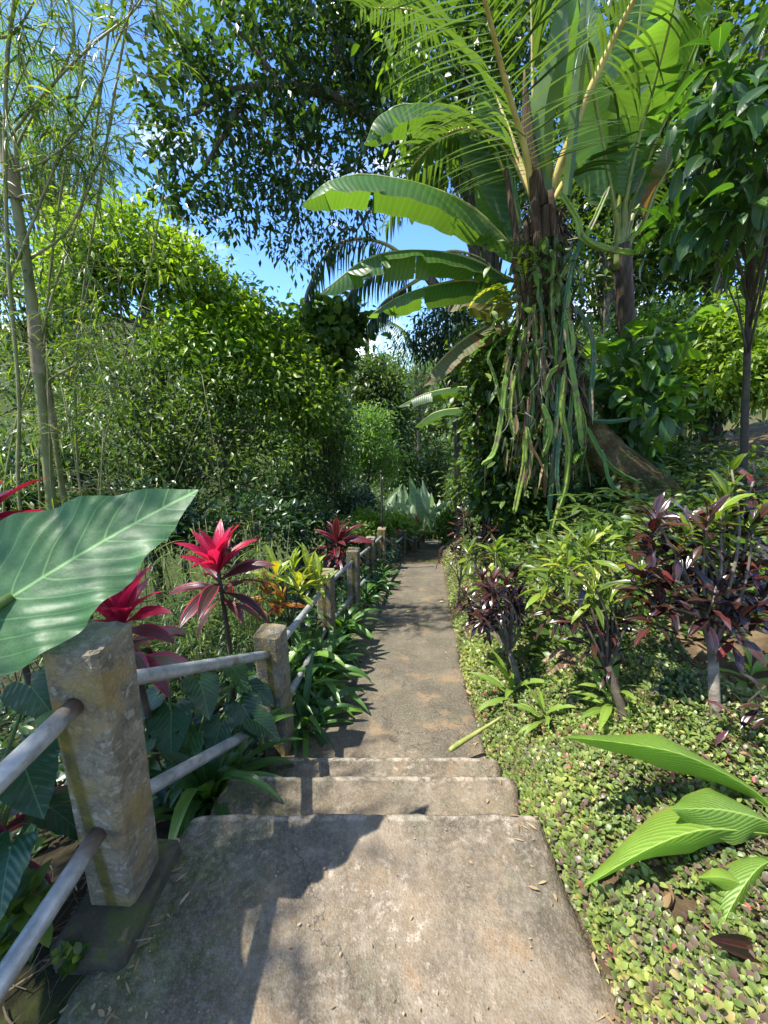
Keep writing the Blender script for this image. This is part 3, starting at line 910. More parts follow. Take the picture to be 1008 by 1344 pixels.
# ------------------------------------------------------------------ cordylines
def rosette(mb, P, n, Ln, W, e0, e1, bend, pf=LANCE, nu=8, nv=5, wave=.03, fold=.25, tilt=(0, 0, 0), rnd=None, jit=.1, h0=0.0, vspread=.0):
    k = np.arange(n)
    hd = k * 2.4 + RG.normal(size=n) * .15
    el = e0 + (e1 - e0) * (k / max(n - 1, 1)) + RG.normal(size=n) * jit
    D = np.stack([np.cos(el) * np.cos(hd), np.cos(el) * np.sin(hd), np.sin(el)], -1) + np.asarray(tilt)
    Pp = np.asarray(P, float)[None] + np.stack([np.zeros(n), np.zeros(n), -vspread * k / max(n - 1, 1)], -1)
    sc = RG.uniform(.75, 1.15, n)
    blades(mb, Pp, D, Ln * sc, W * sc, bend * RG.uniform(.6, 1.3, n), RG.normal(size=n) * .3, fold, pf, nu, nv, wave, 2.2, rnd)


def cordyline(label, base, top, nred, ndark, Ln, W, inner='red', outer='darkred', tilt=(0, 0, 0), third=None, group=None, e=(1.35, .55)):
    t = thing('cordyline', label, 'cordyline', base, group)
    top = np.asarray(top, float)
    mb = MB()
    tube(mb, [base, (np.asarray(base) + top) / 2 + np.array([.02, .01, 0]), top], [.018, .015, .012], 10, 8)
    mb.build('stem', M['twig'], t)
    mb = MB()
    rosette(mb, top, nred, Ln, W, e[0], e[1], .75, tilt=tilt, wave=.05, nu=12)
    mb.build('young_foliage', L[inner], t)
    mb = MB()
    rosette(mb, top - np.array([0, 0, .03]), ndark, Ln * 1.1, W * 1.1, .5, -.35, .9, tilt=tilt, vspread=.16, nu=12)
    mb.build('old_foliage', L[outer], t)
    if third:
        mb = MB()
        rosette(mb, top - np.array([0, 0, .05]), third[1], Ln * 1.05, W * 1.15, .45, -.1, 1.0, tilt=tilt, vspread=.12, nu=12)
        mb.build('pale_foliage', L[third[0]], t)
    return t


c = at(287, 752, 2.2)
cordyline('tall crimson cordyline with upright bright red leaves behind the pipe rail', g3(c[0] - .03, c[1]), c, 18, 9, .32, .072, tilt=(0, 0, .05), third=('darkred', 6), e=(1.52, .85))
c = at(162, 820, 1.4)
cordyline('low crimson cordyline with rose-edged lower leaves tucked behind the nearest concrete post', g3(c[0] - .02, c[1] + .02), c, 14, 9, .25, .068, tilt=(.05, -.05, .0), third=('pinkedge', 9), e=(1.5, .6))
c = at(-25, 690, 1.6)
cordyline('rose-edged cordyline showing pink leaves above the huge arrow-shaped leaf', g3(c[0] - .05, c[1]), c, 9, 6, .30, .085, inner='red', tilt=(.2, -.05, .1), third=('pinkedge', 9), e=(1.4, .4))
c = at(-52, 1075, .82)
cordyline('blackish maroon cordyline low at the left behind the pipe rails', g3(c[0] - .05, c[1], -.1), c, 6, 9, .22, .075, inner='darkred', tilt=(.15, -.15, .0), e=(1.1, .0))
c = at(442, 712, 5.3)
cordyline('dull maroon cordyline in shade beyond the yellow croton', g3(c[0], c[1]), c, 12, 14, .46, .10, inner='darkred', e=(1.4, .5))


# ------------------------------------------------------------------ croton shrubs
def croton(name, label, cat, base, heads, Ln, W, mats, stemmat='twig', nleaf=16, e=(1.3, -.2), bend=.6, vs=.10, r0=.016, group=None, fork=.45, pf=LANCE, fold=.3, wave=.06):
    """heads: (point, material key, size factor)"""
    t = thing(name, label, cat, base, group)
    base = np.asarray(base, float)
    ctr = np.mean([h[0] for h in heads], axis=0)
    fk = base + (ctr - base) * np.array([.5, .5, fork])
    mb = MB()
    tube(mb, [base, base + (fk - base) * .5 + RG.normal(size=3) * .015, fk], [r0 * 1.25, r0 * 1.05, r0], 10, 9, wob=.06)
    for hp, mk, sf in heads:
        hp = np.asarray(hp, float)
        mbb = MB()
        tube(mbb, [fk - np.array([0, 0, .02]), fk + (hp - fk) * np.array([.35, .35, .55]) + RG.normal(size=3) * .03, hp], [r0 * .42, r0 * .3, r0 * .2], 8, 6)
        mbb.build('branch', M['midstem' if stemmat == 'greystem' else 'twig'], t)
    mb.build('stem', M[stemmat], t)
    for key in sorted({h[1] for h in heads}):
        mb = MB()
        for hp, mk, sf in heads:
            if mk == key:
                rosette(mb, hp, int(nleaf * (.7 + .3 * sf)), Ln * sf, W * sf, e[0], e[1], bend, pf=pf, nu=6, nv=3, fold=fold, wave=wave, vspread=vs, jit=.25, tilt=tuple(RG.normal(size=3) * .1))
        nm = {'burgundy': 'dark_foliage', 'crotongreen': 'young_foliage', 'crotonyellow': 'yellow_foliage', 'crotonorange': 'orange_foliage'}.get(key, 'foliage')
        mb.build(nm, L[key], t)
    return t


# yellow croton behind the rail
hd = [(at(px, py, Y), k, s) for px, py, Y, k, s in [(362, 752, 2.9, 'crotonyellow', 1), (384, 745, 3.0, 'crotonyellow', 1), (405, 750, 3.1, 'crotonyellow', 1.05), (418, 760, 3.0, 'crotonyellow', .9), (392, 768, 2.85, 'crotonyellow', .9),
                                                     (350, 775, 2.8, 'crotonorange', .8), (370, 785, 2.75, 'crotonorange', .8)]]
croton('croton', 'yellow and green croton bush between the crimson cordyline and the railing', 'croton', g3(-.85, 2.95), hd, .23, .065, None, nleaf=13, e=(1.4, .1), fork=.55)

# the burgundy croton with a pale trunk, right
b = atz(945, 985, .12)
hd = []
for px, py, Y, s in [(850, 690, 1.5, 1), (800 + 60, 730, 1.55, 1), (835, 760, 1.45, .9), (880, 770, 1.4, 1), (920, 730, 1.55, 1), (960, 720, 1.5, 1), (1000, 700, 1.45, 1), (990, 760, 1.4, 1), (940, 790, 1.35, 1), (850, 800, 1.4, .8), 
                     (980, 820, 1.35, 1), (1015, 790, 1.4, 1), (900, 690, 1.65, 1), (905, 770, 1.65, 1), (965, 770, 1.7, 1), (1000, 640, 1.5, .8), (930, 690, 1.4, .9), (850, 640 + 40, 1.7, 1), (1030, 720, 1.6, 1), (835, 725, 1.7, .9)]:
    hd.append((at(925 + (px - 925) * .85, py - 8, Y), 'burgundy', s))
for px, py, Y, s in [(955, 650, 1.5, .9), (930, 690, 1.5, .8), (960, 615, 1.55, .7), (945, 670, 1.45, .9), (900, 700, 1.45, .8), (985, 690, 1.45, .7), (840, 745, 1.45, .6)]:
    hd.append((at(px, py, Y), 'crotongreen', s))
croton('croton', 'glossy burgundy croton on a pale trunk with one yellow-green shoot on top', 'croton', b, hd, .13, .042, None, 'greystem', nleaf=16, e=(1.2, -.5), vs=.12, r0=.019, fork=.5, pf=OVAL, wave=.12)

# green croton in the middle
b = atz(826, 962, .08)
hd = [(at(px, py, Y), k, s) for px, py, Y, k, s in [(770, 720, 1.75, 'crotongreen', 1), (745, 740, 1.7, 'crotongreen', 1), (800, 745, 1.7, 'crotongreen', 1), (720, 755, 1.75, 'crotongreen', .9), (780, 770, 1.6, 'crotongreen', 1), (760, 690 + 20, 1.85, 'crotongreen', .9),
                                                     (830, 720, 1.8, 'crotongreen', .9), (800, 790, 1.6, 'crotongreen', .8), (735, 720, 1.8, 'crotongreen', .9), (790, 700, 1.8, 'crotongreen', .8),
                                                     (760, 800, 1.6, 'burgundy', .9), (800, 820, 1.6, 'burgundy', .9), (740, 790, 1.7, 'burgundy', .8), (820, 790, 1.65, 'burgundy', .9), (780, 830, 1.6, 'burgundy', .8), (725, 785, 1.75, 'burgundy', .8), (805, 860, 1.55, 'burgundy', .6)]]
croton('croton', 'narrow-leaved croton with lime green tops and dark lower leaves, standing left of the burgundy croton', 'croton', b, hd, .17, .032, None, 'twig', nleaf=15, e=(1.25, -.3), r0=.018, fork=.4, bend=.9, wave=.1)

# dark small-leaved croton by the path
b = g3(.9, 2.12)
hd = []
for i in range(22):
    a_, r_ = RG.uniform(0, 6.28), RG.random() ** .6
    hd.append((at(652 + 42 * r_ * math.cos(a_), 775 + 42 * r_ * math.sin(a_), 2.35 + .2 * RG.normal()), 'burgundy', RG.uniform(.7, 1)))
for px, py, s in [(615, 722, .9), (650, 718, 1.0), (662, 730, .9)]:
    hd.append((at(px, py, 2.4), 'crotongreen', s))
croton('croton', 'bushy blackish purple croton with small leaves at the path edge', 'croton', b, hd, .12, .034, None, 'greystem', nleaf=22, e=(1.2, -.5), r0=.017, fork=.4, wave=.08)
# and its smaller neighbours further down
for px, py, Y, lab in [(600, 715, 4.2, 'small dark purple croton by the far end of the upper path'), (625, 690, 4.6, 'dark purple croton beneath the leafy vine mass')]:
    cpt = at(px, py, Y)
    hd = [(cpt + RG.normal(size=3) * np.array([.16, .16, .16]), 'burgundy', RG.uniform(.7, 1)) for _ in range(10)]
    croton('croton', lab, 'croton', g3(cpt[0] + .03, cpt[1]), hd, .14, .036, None, 'greystem', nleaf=14, e=(1.2, -.4), r0=.014)
# a dark stem with few leaves at the right edge
b = atz(975, 1010, .1)
hd = [(at(965, 930, 1.2), 'burgundy', .7), (at(1005, 900, 1.2), 'burgundy', .9), (at(985, 960, 1.15), 'burgundy', .6)]
croton('croton', 'sparse dark croton stem at the right edge beside the pale trunk', 'croton', b, hd, .12, .036, None, 'twig', nleaf=6, r0=.014, e=(.8, -.6))


# ------------------------------------------------------------------ strap-leaved lilies under the railing
def make_lily(n, Ln, W):
    t = thing('strap_leaved_lily', 'x', 'lily', (0, 0, 0))
    mb = MB()
    k = np.arange(n)
    hd_ = k * 2.4 + RG.normal(size=n) * .2
    el = 1.45 - 1.0 * (k / n) ** .8 + RG.normal(size=n) * .1
    D = np.stack([np.cos(el) * np.cos(hd_), np.cos(el) * np.sin(hd_), np.sin(el)], -1)
    P = np.stack([.03 * np.cos(hd_), .03 * np.sin(hd_), np.full(n, .0)], -1)
    sc = RG.uniform(.75, 1.15, n)
    blades(mb, P, D, Ln * sc, W * RG.uniform(.8, 1.15, n), 1.9 * RG.uniform(.7, 1.2, n), RG.normal(size=n) * .2, .35, STRAP, 14, 5, .02, 2, yaw=RG.normal(size=n) * .25)
    mb.build('foliage', L['lily'], t)
    mb = MB()
    tube(mb, [(0, 0, -.08), (0, 0, .07)], [.035, .025], 5, 9)
    mb.build('stem', M['greenstalk'], t)
    return t


lilA = make_lily(28, .5, .056)
lilB = make_lily(30, .46, .048)
LG = 'strap-leaved lilies along the railing'
lil = [(-.50, 2.12, 1.0, 1, 'strap-leaved lily at the foot of the second concrete post beside the ramp'),
       (-.52, 2.58, 1.05, 0, 'strap-leaved lily arching to the path midway between the second and third posts'),
       (-.80, 1.44, 1.0, 0, 'big strap-leaved lily arching through the pipe rails beside the steps'),
       (-.60, 2.32, 1.0, 1, 'strap-leaved lily just past the second concrete post'),
       (-.66, 2.75, 1.1, 0, 'strap-leaved lily leaning on the rail before the third concrete post'),
       (-.80, 2.45, 1.0, 0, 'strap-leaved lily under the yellow croton'),
       (-.46, 3.05, .95, 1, 'strap-leaved lily drooping over the path in front of the third post'),
       (-.42, 3.75, 1.0, 0, 'strap-leaved lily between the third and fourth posts'),
       (-.58, 3.95, 1.0, 1, 'strap-leaved lily behind the rail near the fourth post'),
       (-.26, 4.75, .95, 1, 'bright strap-leaved lily just past the fourth post'),
       (-.12, 5.25, .9, 0, 'strap-leaved lily in front of the fifth post'),
       (-.05, 6.0, .9, 1, 'strap-leaved lily between the fifth and sixth posts')]
for i, (x, y, s, k, lab) in enumerate(lil):
    src = lilA if k == 0 else lilB
    dup(src, g3(x - .03, y, .06 if i == 2 else .03), RG.uniform(0, 6.28), lab, s * 1.08, LG)
for src in (lilA, lilB):
    for ch in list(src.children):
        bpy.data.objects.remove(ch)
    bpy.data.objects.remove(src)

# ------------------------------------------------------------------ heart-leaved philodendrons behind the first rails
def philo(label, base, leaves, size):
    t = thing('philodendron', label, 'philodendron', base)
    mbs = MB()
    for (p, az, sc) in leaves:
        p = np.asarray(p, float)
        ax = np.array([math.cos(az), math.sin(az), -.45])
        sd = np.array([-math.sin(az), math.cos(az), RG.normal() * .2])
        mb = MB()
        heart(mb, p, ax, sd, size * sc, size * sc * .95, lobe=.32, droop=.2, wave=.02, ns=26, nt=9, cup=.14)
        mb.build('leaf_blade', L['philo'], t)
        tube(mbs, [base, (np.asarray(base) + p) / 2 + np.array([0, 0, .12]), p], [.009, .007, .005], 10, 7)
    mbs.build('leaf_stalk', M['greenstalk'], t)
    return t


philo('dark heart-leaved philodendron under the upper pipe rail between the first two posts', g3(-1.02, 1.55),
      [(at(px, py, Y), a_, s) for px, py, Y, a_, s in [(225, 935, 1.45, -1.2, 1.2), (262, 895, 1.6, -.9, 1.1), (205, 915, 1.5, -2.2, 1.1), (300, 870, 1.75, -.6, 1.1), (245, 975, 1.4, -1.6, 1), (190, 975, 1.35, -2.0, 1), (330, 900, 1.8, -.4, 1), (215, 870, 1.7, -2.4, 1)]], .165)
philo('smaller heart-leaved philodendron in front of the second post', g3(-.75, 1.5),
      [(at(px, py, Y), a_, s) for px, py, Y, a_, s in [(318, 925, 1.62, -.8, 1.1), (335, 945, 1.55, -.3, .9), (290, 950, 1.5, -1.6, .9), (300, 905, 1.65, 2.8, .8)]], .17)
philo('dark broad-leaved philodendron low at the left beneath the pipe rails', g3(-1.15, .7, -.05),
      [(at(px, py, Y), a_, s) for px, py, Y, a_, s in [(30, 1000, .85, -.7, 1), (65, 1060, .85, -.2, .9), (15, 1110, .75, -1.2, .9), (60, 960, .95, .2, 1), (-20, 1050, .8, -2, 1), (40, 900, 1.1, -.5, 1)]], .16)

# small leafy plant at lower left
b = g3(-1.0, .72)
t = thing('leafy_weed', 'small bright leafy weed at the lower left under the pipe rails', 'weed', b)
mb = MB()
for px, py, Y in [(38, 1175, .73), (25, 1200, .7), (55, 1210, .72), (8, 1190, .7), (30, 1230, .68), (5, 1240, .66), (62, 1180, .78)]:
    p = at(px, py, Y)
    rosette(mb, p, 8, .075, .034, 1.2, -.1, .5, pf=OVAL, nu=6, nv=3, fold=.3, wave=.04)
mb.build('foliage', L['mid'], t)
mb = MB()
for px, py, Y in [(38, 1175, .73), (25, 1200, .7), (55, 1210, .72), (8, 1190, .7), (62, 1180, .78)]:
    tube(mb, [b, at(px, py, Y)], .003, 5, 5)
mb.build('stem', M['greenstalk'], t)
p = atz(100, 1250, .02)
t = thing('seedling', 'tiny round-leaved seedling on the soil beside the concrete landing', 'seedling', g3(p[0], p[1]))
mb = MB()
for _ in range(5):
    rosette(mb, np.array([p[0], p[1], .03]) + RG.normal(size=3) * np.array([.025, .025, .01]), 5, .035, .024, .9, .2, .3, pf=ROUND, nu=5, nv=3)
mb.build('foliage', L['mid'], t)
mb = MB(); tube(mb, [g3(p[0], p[1], -.01), (p[0], p[1], .03)], .003, 4, 5); mb.build('stem', M['greenstalk'], t)

# dry straw on the soil (bottom left)
mb = MB()
n = 420
x = RG.uniform(-1.25, -.74, n); y = RG.uniform(.15, .95, n)
a_ = RG.normal(size=n) * .8 + 1.1
keep = x < np.interp(y, YE, XLs) + .02
x, y, a_ = x[keep], y[keep], a_[keep]
P = np.stack([x, y, G(x, y) + RG.uniform(.004, .03, len(x))], -1)
blades(mb, P, np.stack([np.cos(a_), np.sin(a_), RG.normal(size=len(x)) * .12], -1), RG.uniform(.06, .2, len(x)), RG.uniform(.003, .007, len(x)), .1, RG.normal(size=len(x)), .1, STRAP, 5, 2, yaw=RG.normal(size=len(x)) * .5)
tag(mb.build('straw', L['straw']), 'dry straw and dead grass scattered on the soil by the landing', 'straw', kind='stuff')

# fine bamboo grass behind the cordylines
t = thing('bamboo_grass', 'fine-leaved bamboo grass thicket behind the crimson cordylines', 'bamboo grass', g3(-1.4, 2.7))
mb, mbs = MB(), MB()
for i in range(110):
    x, y = RG.uniform(-2.3, -.95), RG.uniform(2.3, 3.6)
    b = g3(x, y)
    tp = b + np.array([RG.normal() * .15, RG.normal() * .15, RG.uniform(.7, 1.55)])
    tube(mbs, [b, (b + tp) / 2 + RG.normal(size=3) * .04, tp], [.005, .004, .002], 7, 4)
    m_ = 26
    f = RG.uniform(.25, 1, m_)[:, None]
    P = b + (tp - b) * f + RG.normal(size=(m_, 3)) * .03
    d = rand_dirs(m_); d[:, 2] = np.abs(d[:, 2]) * .4
    blades(mb, P, d, RG.uniform(.09, .2, m_), RG.uniform(.008, .014, m_), 1.0, 0, .15, NEEDLE, 5, 3)
mb.build('foliage', L['mid'], t)
mbs.build('culm', M['culm'], t)

# ------------------------------------------------------------------ bamboo clump, far left
bm = thing('bamboo_clump', 'clump of slender bamboo with long bare culms and wispy branches at the far left', 'bamboo', g3(-4.2, 3.9))
culms = [([(75, 700, 3.8), (58, 560, 3.8), (42, 400, 3.8), (22, 270, 3.75), (-5, 150, 3.7), (-40, 20, 3.6)], .045),
         ([(90, 690, 4.0), (62, 500, 4.0), (30, 330, 4.0), (20, 180, 4.0)], .028),
         ([(30, 690, 3.6), (25, 520, 3.6), (10, 330, 3.6), (8, 100, 3.5), (30, -60, 3.4)], .016),
         ([(110, 680, 4.2), (100, 480, 4.2), (130, 250, 4.1), (165, 40, 3.9), (190, -60, 3.8)], .011),
         ([(55, 690, 4.1), (60, 430, 4.1), (85, 220, 4.0), (120, 30, 3.9)], .011),
         ([(5, 680, 4.0), (60, 420, 4.0), (110, 260, 3.9), (140, 60, 3.8), (150, -40, 3.8)], .010),
         ([(130, 680, 4.3), (150, 520, 4.3), (190, 380, 4.2), (215, 250, 4.1)], .008),
         ([(0, 640, 4.1), (-20, 400, 4.1), (20, 200, 4.0), (95, 60, 3.9), (70, -60, 3.8)], .012)]
lp, ld = [], []
for cs_, r in culms:
    C = pts(cs_, 4)
    gb = g3(C[0][0], C[0][1])
    C = np.concatenate([[gb], C])
    mb = MB()
    n = 60
    rr = np.full(n, r)
    rr[::6] *= 1.22
    rr *= np.linspace(1.05, .7, n)
    Q = tube(mb, C, rr, n, 10 if r > .02 else 6)
    o = mb.build('culm', M['culm'], bm)
    if r > .02:
        mb = MB()
        for k in (24, 40):
            mb = MB()
            q0, q1 = Q[k], Q[k + 5]
            tube(mb, [q0, (q0 + q1) / 2, q1], [r * 1.2, r * 1.15, r * 1.02], 6, 10, cap=False)
            mb.build('sheath', M['culmsheath'], o)
    for _ in range(26 if r < .02 else 14):
        k = RG.integers(14, n)
        lp.append(Q[k]); ld.append(norm(np.array([RG.normal(), RG.normal() * .6, RG.normal() * .5])))
# arching side branches that cross the sky
br = [[(5, 390, 3.75), (80, 200, 3.7), (110, 160, 3.6), (165, 30, 3.5), (190, -10, 3.4)], [(5, 190, 3.7), (60, 120, 3.6), (120, 60, 3.5), (175, 15, 3.5), (200, -30, 3.5)],
      [(20, 225, 3.7), (60, 210, 3.6), (110, 170, 3.6)], [(40, 340, 3.8), (90, 300, 3.8), (135, 200, 3.7), (155, 120, 3.7)], [(-10, 50, 3.6), (15, 45, 3.5), (35, 20, 3.5), (60, -30, 3.4)],
      [(60, 500, 3.8), (110, 470, 3.7), (150, 420, 3.7)], [(52, 470, 3.8), (95, 440, 3.8), (125, 340, 3.8)], [(62, 570, 3.8), (110, 540, 3.9), (170, 500, 4)], [(10, 300, 3.8), (-20, 250, 3.7), (20, 120, 3.7), (75, 0, 3.6)]]
mb = MB()
for b_ in br:
    Q = tube(mb, pts(b_, 3.7), [.011, .008, .003], 24, 6)
    for _ in range(24):
        lp.append(Q[RG.integers(3, 24)] + RG.normal(size=3) * .02); ld.append(norm(np.array([RG.normal() + .2, RG.normal() * .6, RG.normal() * .45 - .1])))
lp, ld = np.array(lp), np.array(ld)
tw = 5
allP, allD = [], []
for p, d in zip(lp, ld):
    q = p + d * RG.uniform(.15, .55)
    tube(mb, [p, (p + q) / 2 + np.array([0, 0, .03]), q], [.0035, .0025, .0015], 5, 4)
    m_ = RG.integers(5, 12)
    f = RG.uniform(.2, 1, m_)[:, None]
    allP.append(p + (q - p) * f)
    allD.append(norm(d + RG.normal(size=(m_, 3)) * .6 + np.array([0, 0, -.15])))
mb.build('branch', M['culm'], bm)
mb = MB()
P = np.concatenate(allP); D = np.concatenate(allD)
blades(mb, P, D, RG.uniform(.09, .22, len(P)), RG.uniform(.009, .017, len(P)), .7, RG.normal(size=len(P)) * .4, .15, NEEDLE, 5, 3)
mb.build('foliage', L['bamboo'], bm)
# unseen arching culm, added above the picture to shade the landing
mb = MB()
Qo = tube(mb, [g3(-4.6, 3.4), (-4.6, 3.0, 2.5), (-4.5, 2.0, 4.6), (-3.85, 1.0, 5.4), (-3.45, .1, 5.3)], [.04, .034, .025, .015, .006], 50, 9)
mb.build('culm', M['culm'], bm)
mb, mbb_ = MB(), MB()
for k in range(120):
    q0 = Qo[RG.integers(30, 50)]
    d = norm(np.array([RG.normal() * .7 - .1, RG.normal() * .8, RG.normal() * .25 - .1]))
    q1 = q0 + d * RG.uniform(.2, .8)
    tube(mbb_, [q0, (q0 + q1) / 2 + np.array([0, 0, .04]), q1], [.004, .003, .0015], 5, 4)
    m_ = 16
    f = RG.uniform(.1, 1.05, m_)[:, None]
    blades(mb, q0 + (q1 - q0) * f, norm(d + RG.normal(size=(m_, 3)) * .6), RG.uniform(.14, .26, m_), RG.uniform(.018, .03, m_), .5, RG.normal(size=m_) * .4, .1, NEEDLE, 5, 3)
mb.build('foliage', L['bamboo'], bm)  # leaf sprays of the added overhead culm, there for soft dappled shade
mbb_.build('branch', M['culm'], bm)
# grassy bamboo base
mb = MB()
n = 2600
P = np.stack([RG.uniform(-5.4, -2.7, n), RG.uniform(3.2, 5.0, n), np.zeros(n)], -1)
P[:, 2] = G(P[:, 0], P[:, 1]) + RG.random(n) ** 1.3 * 3.0
d = rand_dirs(n)
blades(mb, P, d, RG.uniform(.1, .26, n), RG.uniform(.008, .016, n), 1.0, 0, .15, NEEDLE, 5, 3)
mb.build('undergrowth', L['bamboo'], bm)
mb = MB()
for i in range(34):
    x, y = RG.uniform(-5, -2.7), RG.uniform(3.3, 4.9)
    b = g3(x, y)
    tp = b + np.array([RG.normal() * .5, RG.normal() * .4, RG.uniform(1.5, 3.8)])
    tube(mb, [b, (b + tp) / 2 + RG.normal(size=3) * .12, tp], [.009, .007, .003], 8, 5)
mb.build('thin_culm', M['culm'], bm)


# ------------------------------------------------------------------ trees
def tree(name, label, base, top, ells, nclus, nleaf, Ln, W, mat, r0=.12, bark='bark', group=None, nlimb=40, cat='tree', **kw):
    t = thing(name, label, cat, base, group)
    mb = MB()
    C = crown(mb, ells, nclus, nleaf, Ln, W, **kw)
    mb.build('crown', L[mat], t)
    mb = MB()
    limbs(mb, base, top, C, r0, nlimb)
    mb.build('trunk', M[bark], t)
    return t


TG = 'trees and tall shrubs of the thicket'


def gx(px, Y, py=600):
    p = at(px, py, Y)
    return g3(p[0], Y)


def tc_(px, py, Y):
    return at(px, py, Y)


TK = dict(jit=.9, group=TG)
tree('thicket_tree', 'sunlit bright green tree behind the bamboo with small glinting leaves', gx(180, 7.2), tc_(180, 330, 7.2),
     [E(165, 325, 7.2, 85, 50), E(230, 360, 7.0, 60, 45), E(110, 380, 7.0, 60, 50)], 420, 26, .105, .052, 'bright', cs=.17, down=.15, rbias=.2, **TK)
tree('thicket_tree', 'yellow-green tree hung with vines in the middle of the thicket slope', gx(300, 7.8), tc_(300, 400, 7.8),
     [E(285, 395, 7.8, 65, 42), E(335, 430, 7.8, 52, 45), E(260, 440, 7.0, 70, 40)], 360, 24, .125, .065, 'yellowgreen', cs=.18, down=.3, rbias=-.1, stringy=.15, **TK)
tree('thicket_tree', 'olive tree with drooping sprays between the yellow-green tree and the round-leaved tree', gx(385, 8.2), tc_(385, 470, 8.2),
     [E(375, 470, 8.2, 48, 50), E(405, 520, 7.8, 45, 55), E(345, 500, 7.4, 48, 50)], 320, 24, .115, .055, 'bright', cs=.17, down=.3, rbias=.14, stringy=.1, **TK)
tree('thicket_tree', 'tangled dark shrub mass in the shade below the sunlit trees', gx(220, 5.8), tc_(220, 560, 5.8),
     [E(150, 580, 5.4, 95, 75), E(260, 600, 5.8, 85, 75), E(350, 610, 6.4, 62, 70), E(110, 500, 6.0, 80, 60), E(210, 500, 6.2, 85, 62), E(300, 530, 6.6, 70, 60)], 540, 26, .085, .04, 'mid', cs=.15, down=.15, nlimb=110, r0=.06, rbias=.08, **TK)
tree('thicket_tree', 'low dark leafy undergrowth in the shade behind the fine bamboo grass', gx(300, 4.4), tc_(300, 690, 4.4),
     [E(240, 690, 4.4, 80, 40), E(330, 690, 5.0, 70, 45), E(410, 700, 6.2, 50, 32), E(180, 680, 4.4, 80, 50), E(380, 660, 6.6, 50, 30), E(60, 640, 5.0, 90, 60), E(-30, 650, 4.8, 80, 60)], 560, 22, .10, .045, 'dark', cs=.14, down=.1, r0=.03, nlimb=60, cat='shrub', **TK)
tree('thicket_tree', 'deep green tree filling the gap behind the bamboo culms', gx(40, 7.6), tc_(40, 350, 7.6),
     [E(40, 420, 7.6, 100, 100), E(60, 560, 6.6, 100, 80), E(-10, 330, 7.8, 70, 80)], 300, 24, .11, .05, 'mid', cs=.22, **TK)
tree('thicket_tree', 'round-leaved tree at the right end of the thicket, below the open sky', gx(440, 9.8), tc_(435, 440, 9.8),
     [E(436, 428, 9.8, 42, 24), E(412, 460, 9.6, 46, 34)], 210, 22, .19, .16, 'mid', pf=ROUND, nu=5, cs=.22, down=.3, rbias=.1, **TK)
tree('thicket_tree', 'shady hanging shrub on the valley side above the far railing posts', gx(430, 8.8), tc_(425, 580, 8.8),
     [E(420, 585, 8.8, 52, 62), E(432, 640, 9.4, 34, 42), E(395, 650, 7.8, 42, 42), E(440, 545, 9.6, 28, 38)], 360, 22, .10, .048, 'mid', cs=.17, down=.4, rbias=.1, **TK)
tree('thicket_tree', 'feathery pale green shrub glowing in the middle of the valley', gx(484, 13), tc_(480, 560, 13),
     [E(484, 560, 13, 32, 28), E(462, 590, 12.5, 32, 34), E(498, 605, 13.5, 26, 30)], 300, 26, .15, .05, 'feather', cs=.25, **TK)
tree('thicket_tree', 'dome-shaped dark tree farthest down the valley', gx(508, 19), tc_(508, 500, 19),
     [E(505, 520, 19, 34, 42), E(515, 570, 19, 26, 44), E(484, 500, 19, 30, 34)], 420, 28, .22, .10, 'olive', cs=.4, group=TG)
tree('thicket_tree', 'shaded tree closing the end of the path behind the silvery leaves', gx(545, 20), tc_(545, 600, 20),
     [E(525, 625, 19, 36, 46), E(560, 640, 21, 32, 42), E(580, 605, 20, 20, 36)], 420, 26, .20, .09, 'mid', cs=.4, group=TG, rbias=-.1)
tree('thicket_tree', 'low grey-green bush in the shade left of the silvery leaves', gx(470, 11), tc_(470, 660, 11),
     [E(468, 662, 11, 30, 28), E(448, 670, 9.5, 36, 25)], 200, 26, .12, .05, 'dark', cs=.2, group=TG, r0=.05)

# upper canopy tree
cb = g3(3.4, 12.5)
ct = tree('canopy_tree', 'tall dark-leaved tree whose heavy canopy hangs over the top of the thicket', cb, at(600, 40, 10.5),
          [E(255, 150, 8.2, 75, 95), E(230, 250, 8.0, 60, 60), E(335, 90, 8.6, 95, 85), E(430, 90, 9.2, 90, 100), E(500, 150, 9.6, 60, 110), E(400, 220, 8.8, 85, 55), E(300, 280, 8.2, 80, 30), E(420, 10, 9, 130, 55), E(500, 40, 9.4, 60, 60)], 470, 22, .165, .085, 'canopy', r0=.28, nlimb=0, cs=.19, down=.05, jit=.8, bend=.4)
mb = MB()
tube(mb, pts([(640, 300, 11.5), (590, 215, 10.5), (530, 170, 9.6), (480, 148, 9.2), (430, 125, 9), (370, 112, 8.7), (300, 120, 8.4), (255, 150, 8.2)], 9), [.17, .15, .13, .11, .09, .07, .05, .03], 40, 9, wob=.05)
for b_ in [[(430, 125, 9), (400, 180, 8.9), (380, 250, 8.8)], [(480, 148, 9.2), (440, 60, 9.2), (420, -40, 9.1)], [(370, 112, 8.7), (330, 60, 8.6), (290, 20, 8.5)], [(530, 170, 9.6), (500, 250, 9.4), (470, 300, 9.2)], [(330, 115, 8.5), (280, 200, 8.2), (240, 260, 8.1)], [(300, 120, 8.4), (250, 90, 8.3), (215, 80, 8.3)]]:
    tube(mb, pts(b_, 9), [.05, .035, .015], 12, 6, wob=.05)
mb.build('limb', M['bark'], ct)
mb = MB()
crown(mb, [E(440, 270, 8.8, 90, 55), E(400, 330, 9, 60, 20), E(350, 250, 8.5, 60, 60)], 90, 18, .14, .06, cs=.16, down=.5, jit=.8)
mb.build('hanging_spray', L['canopy'], ct)

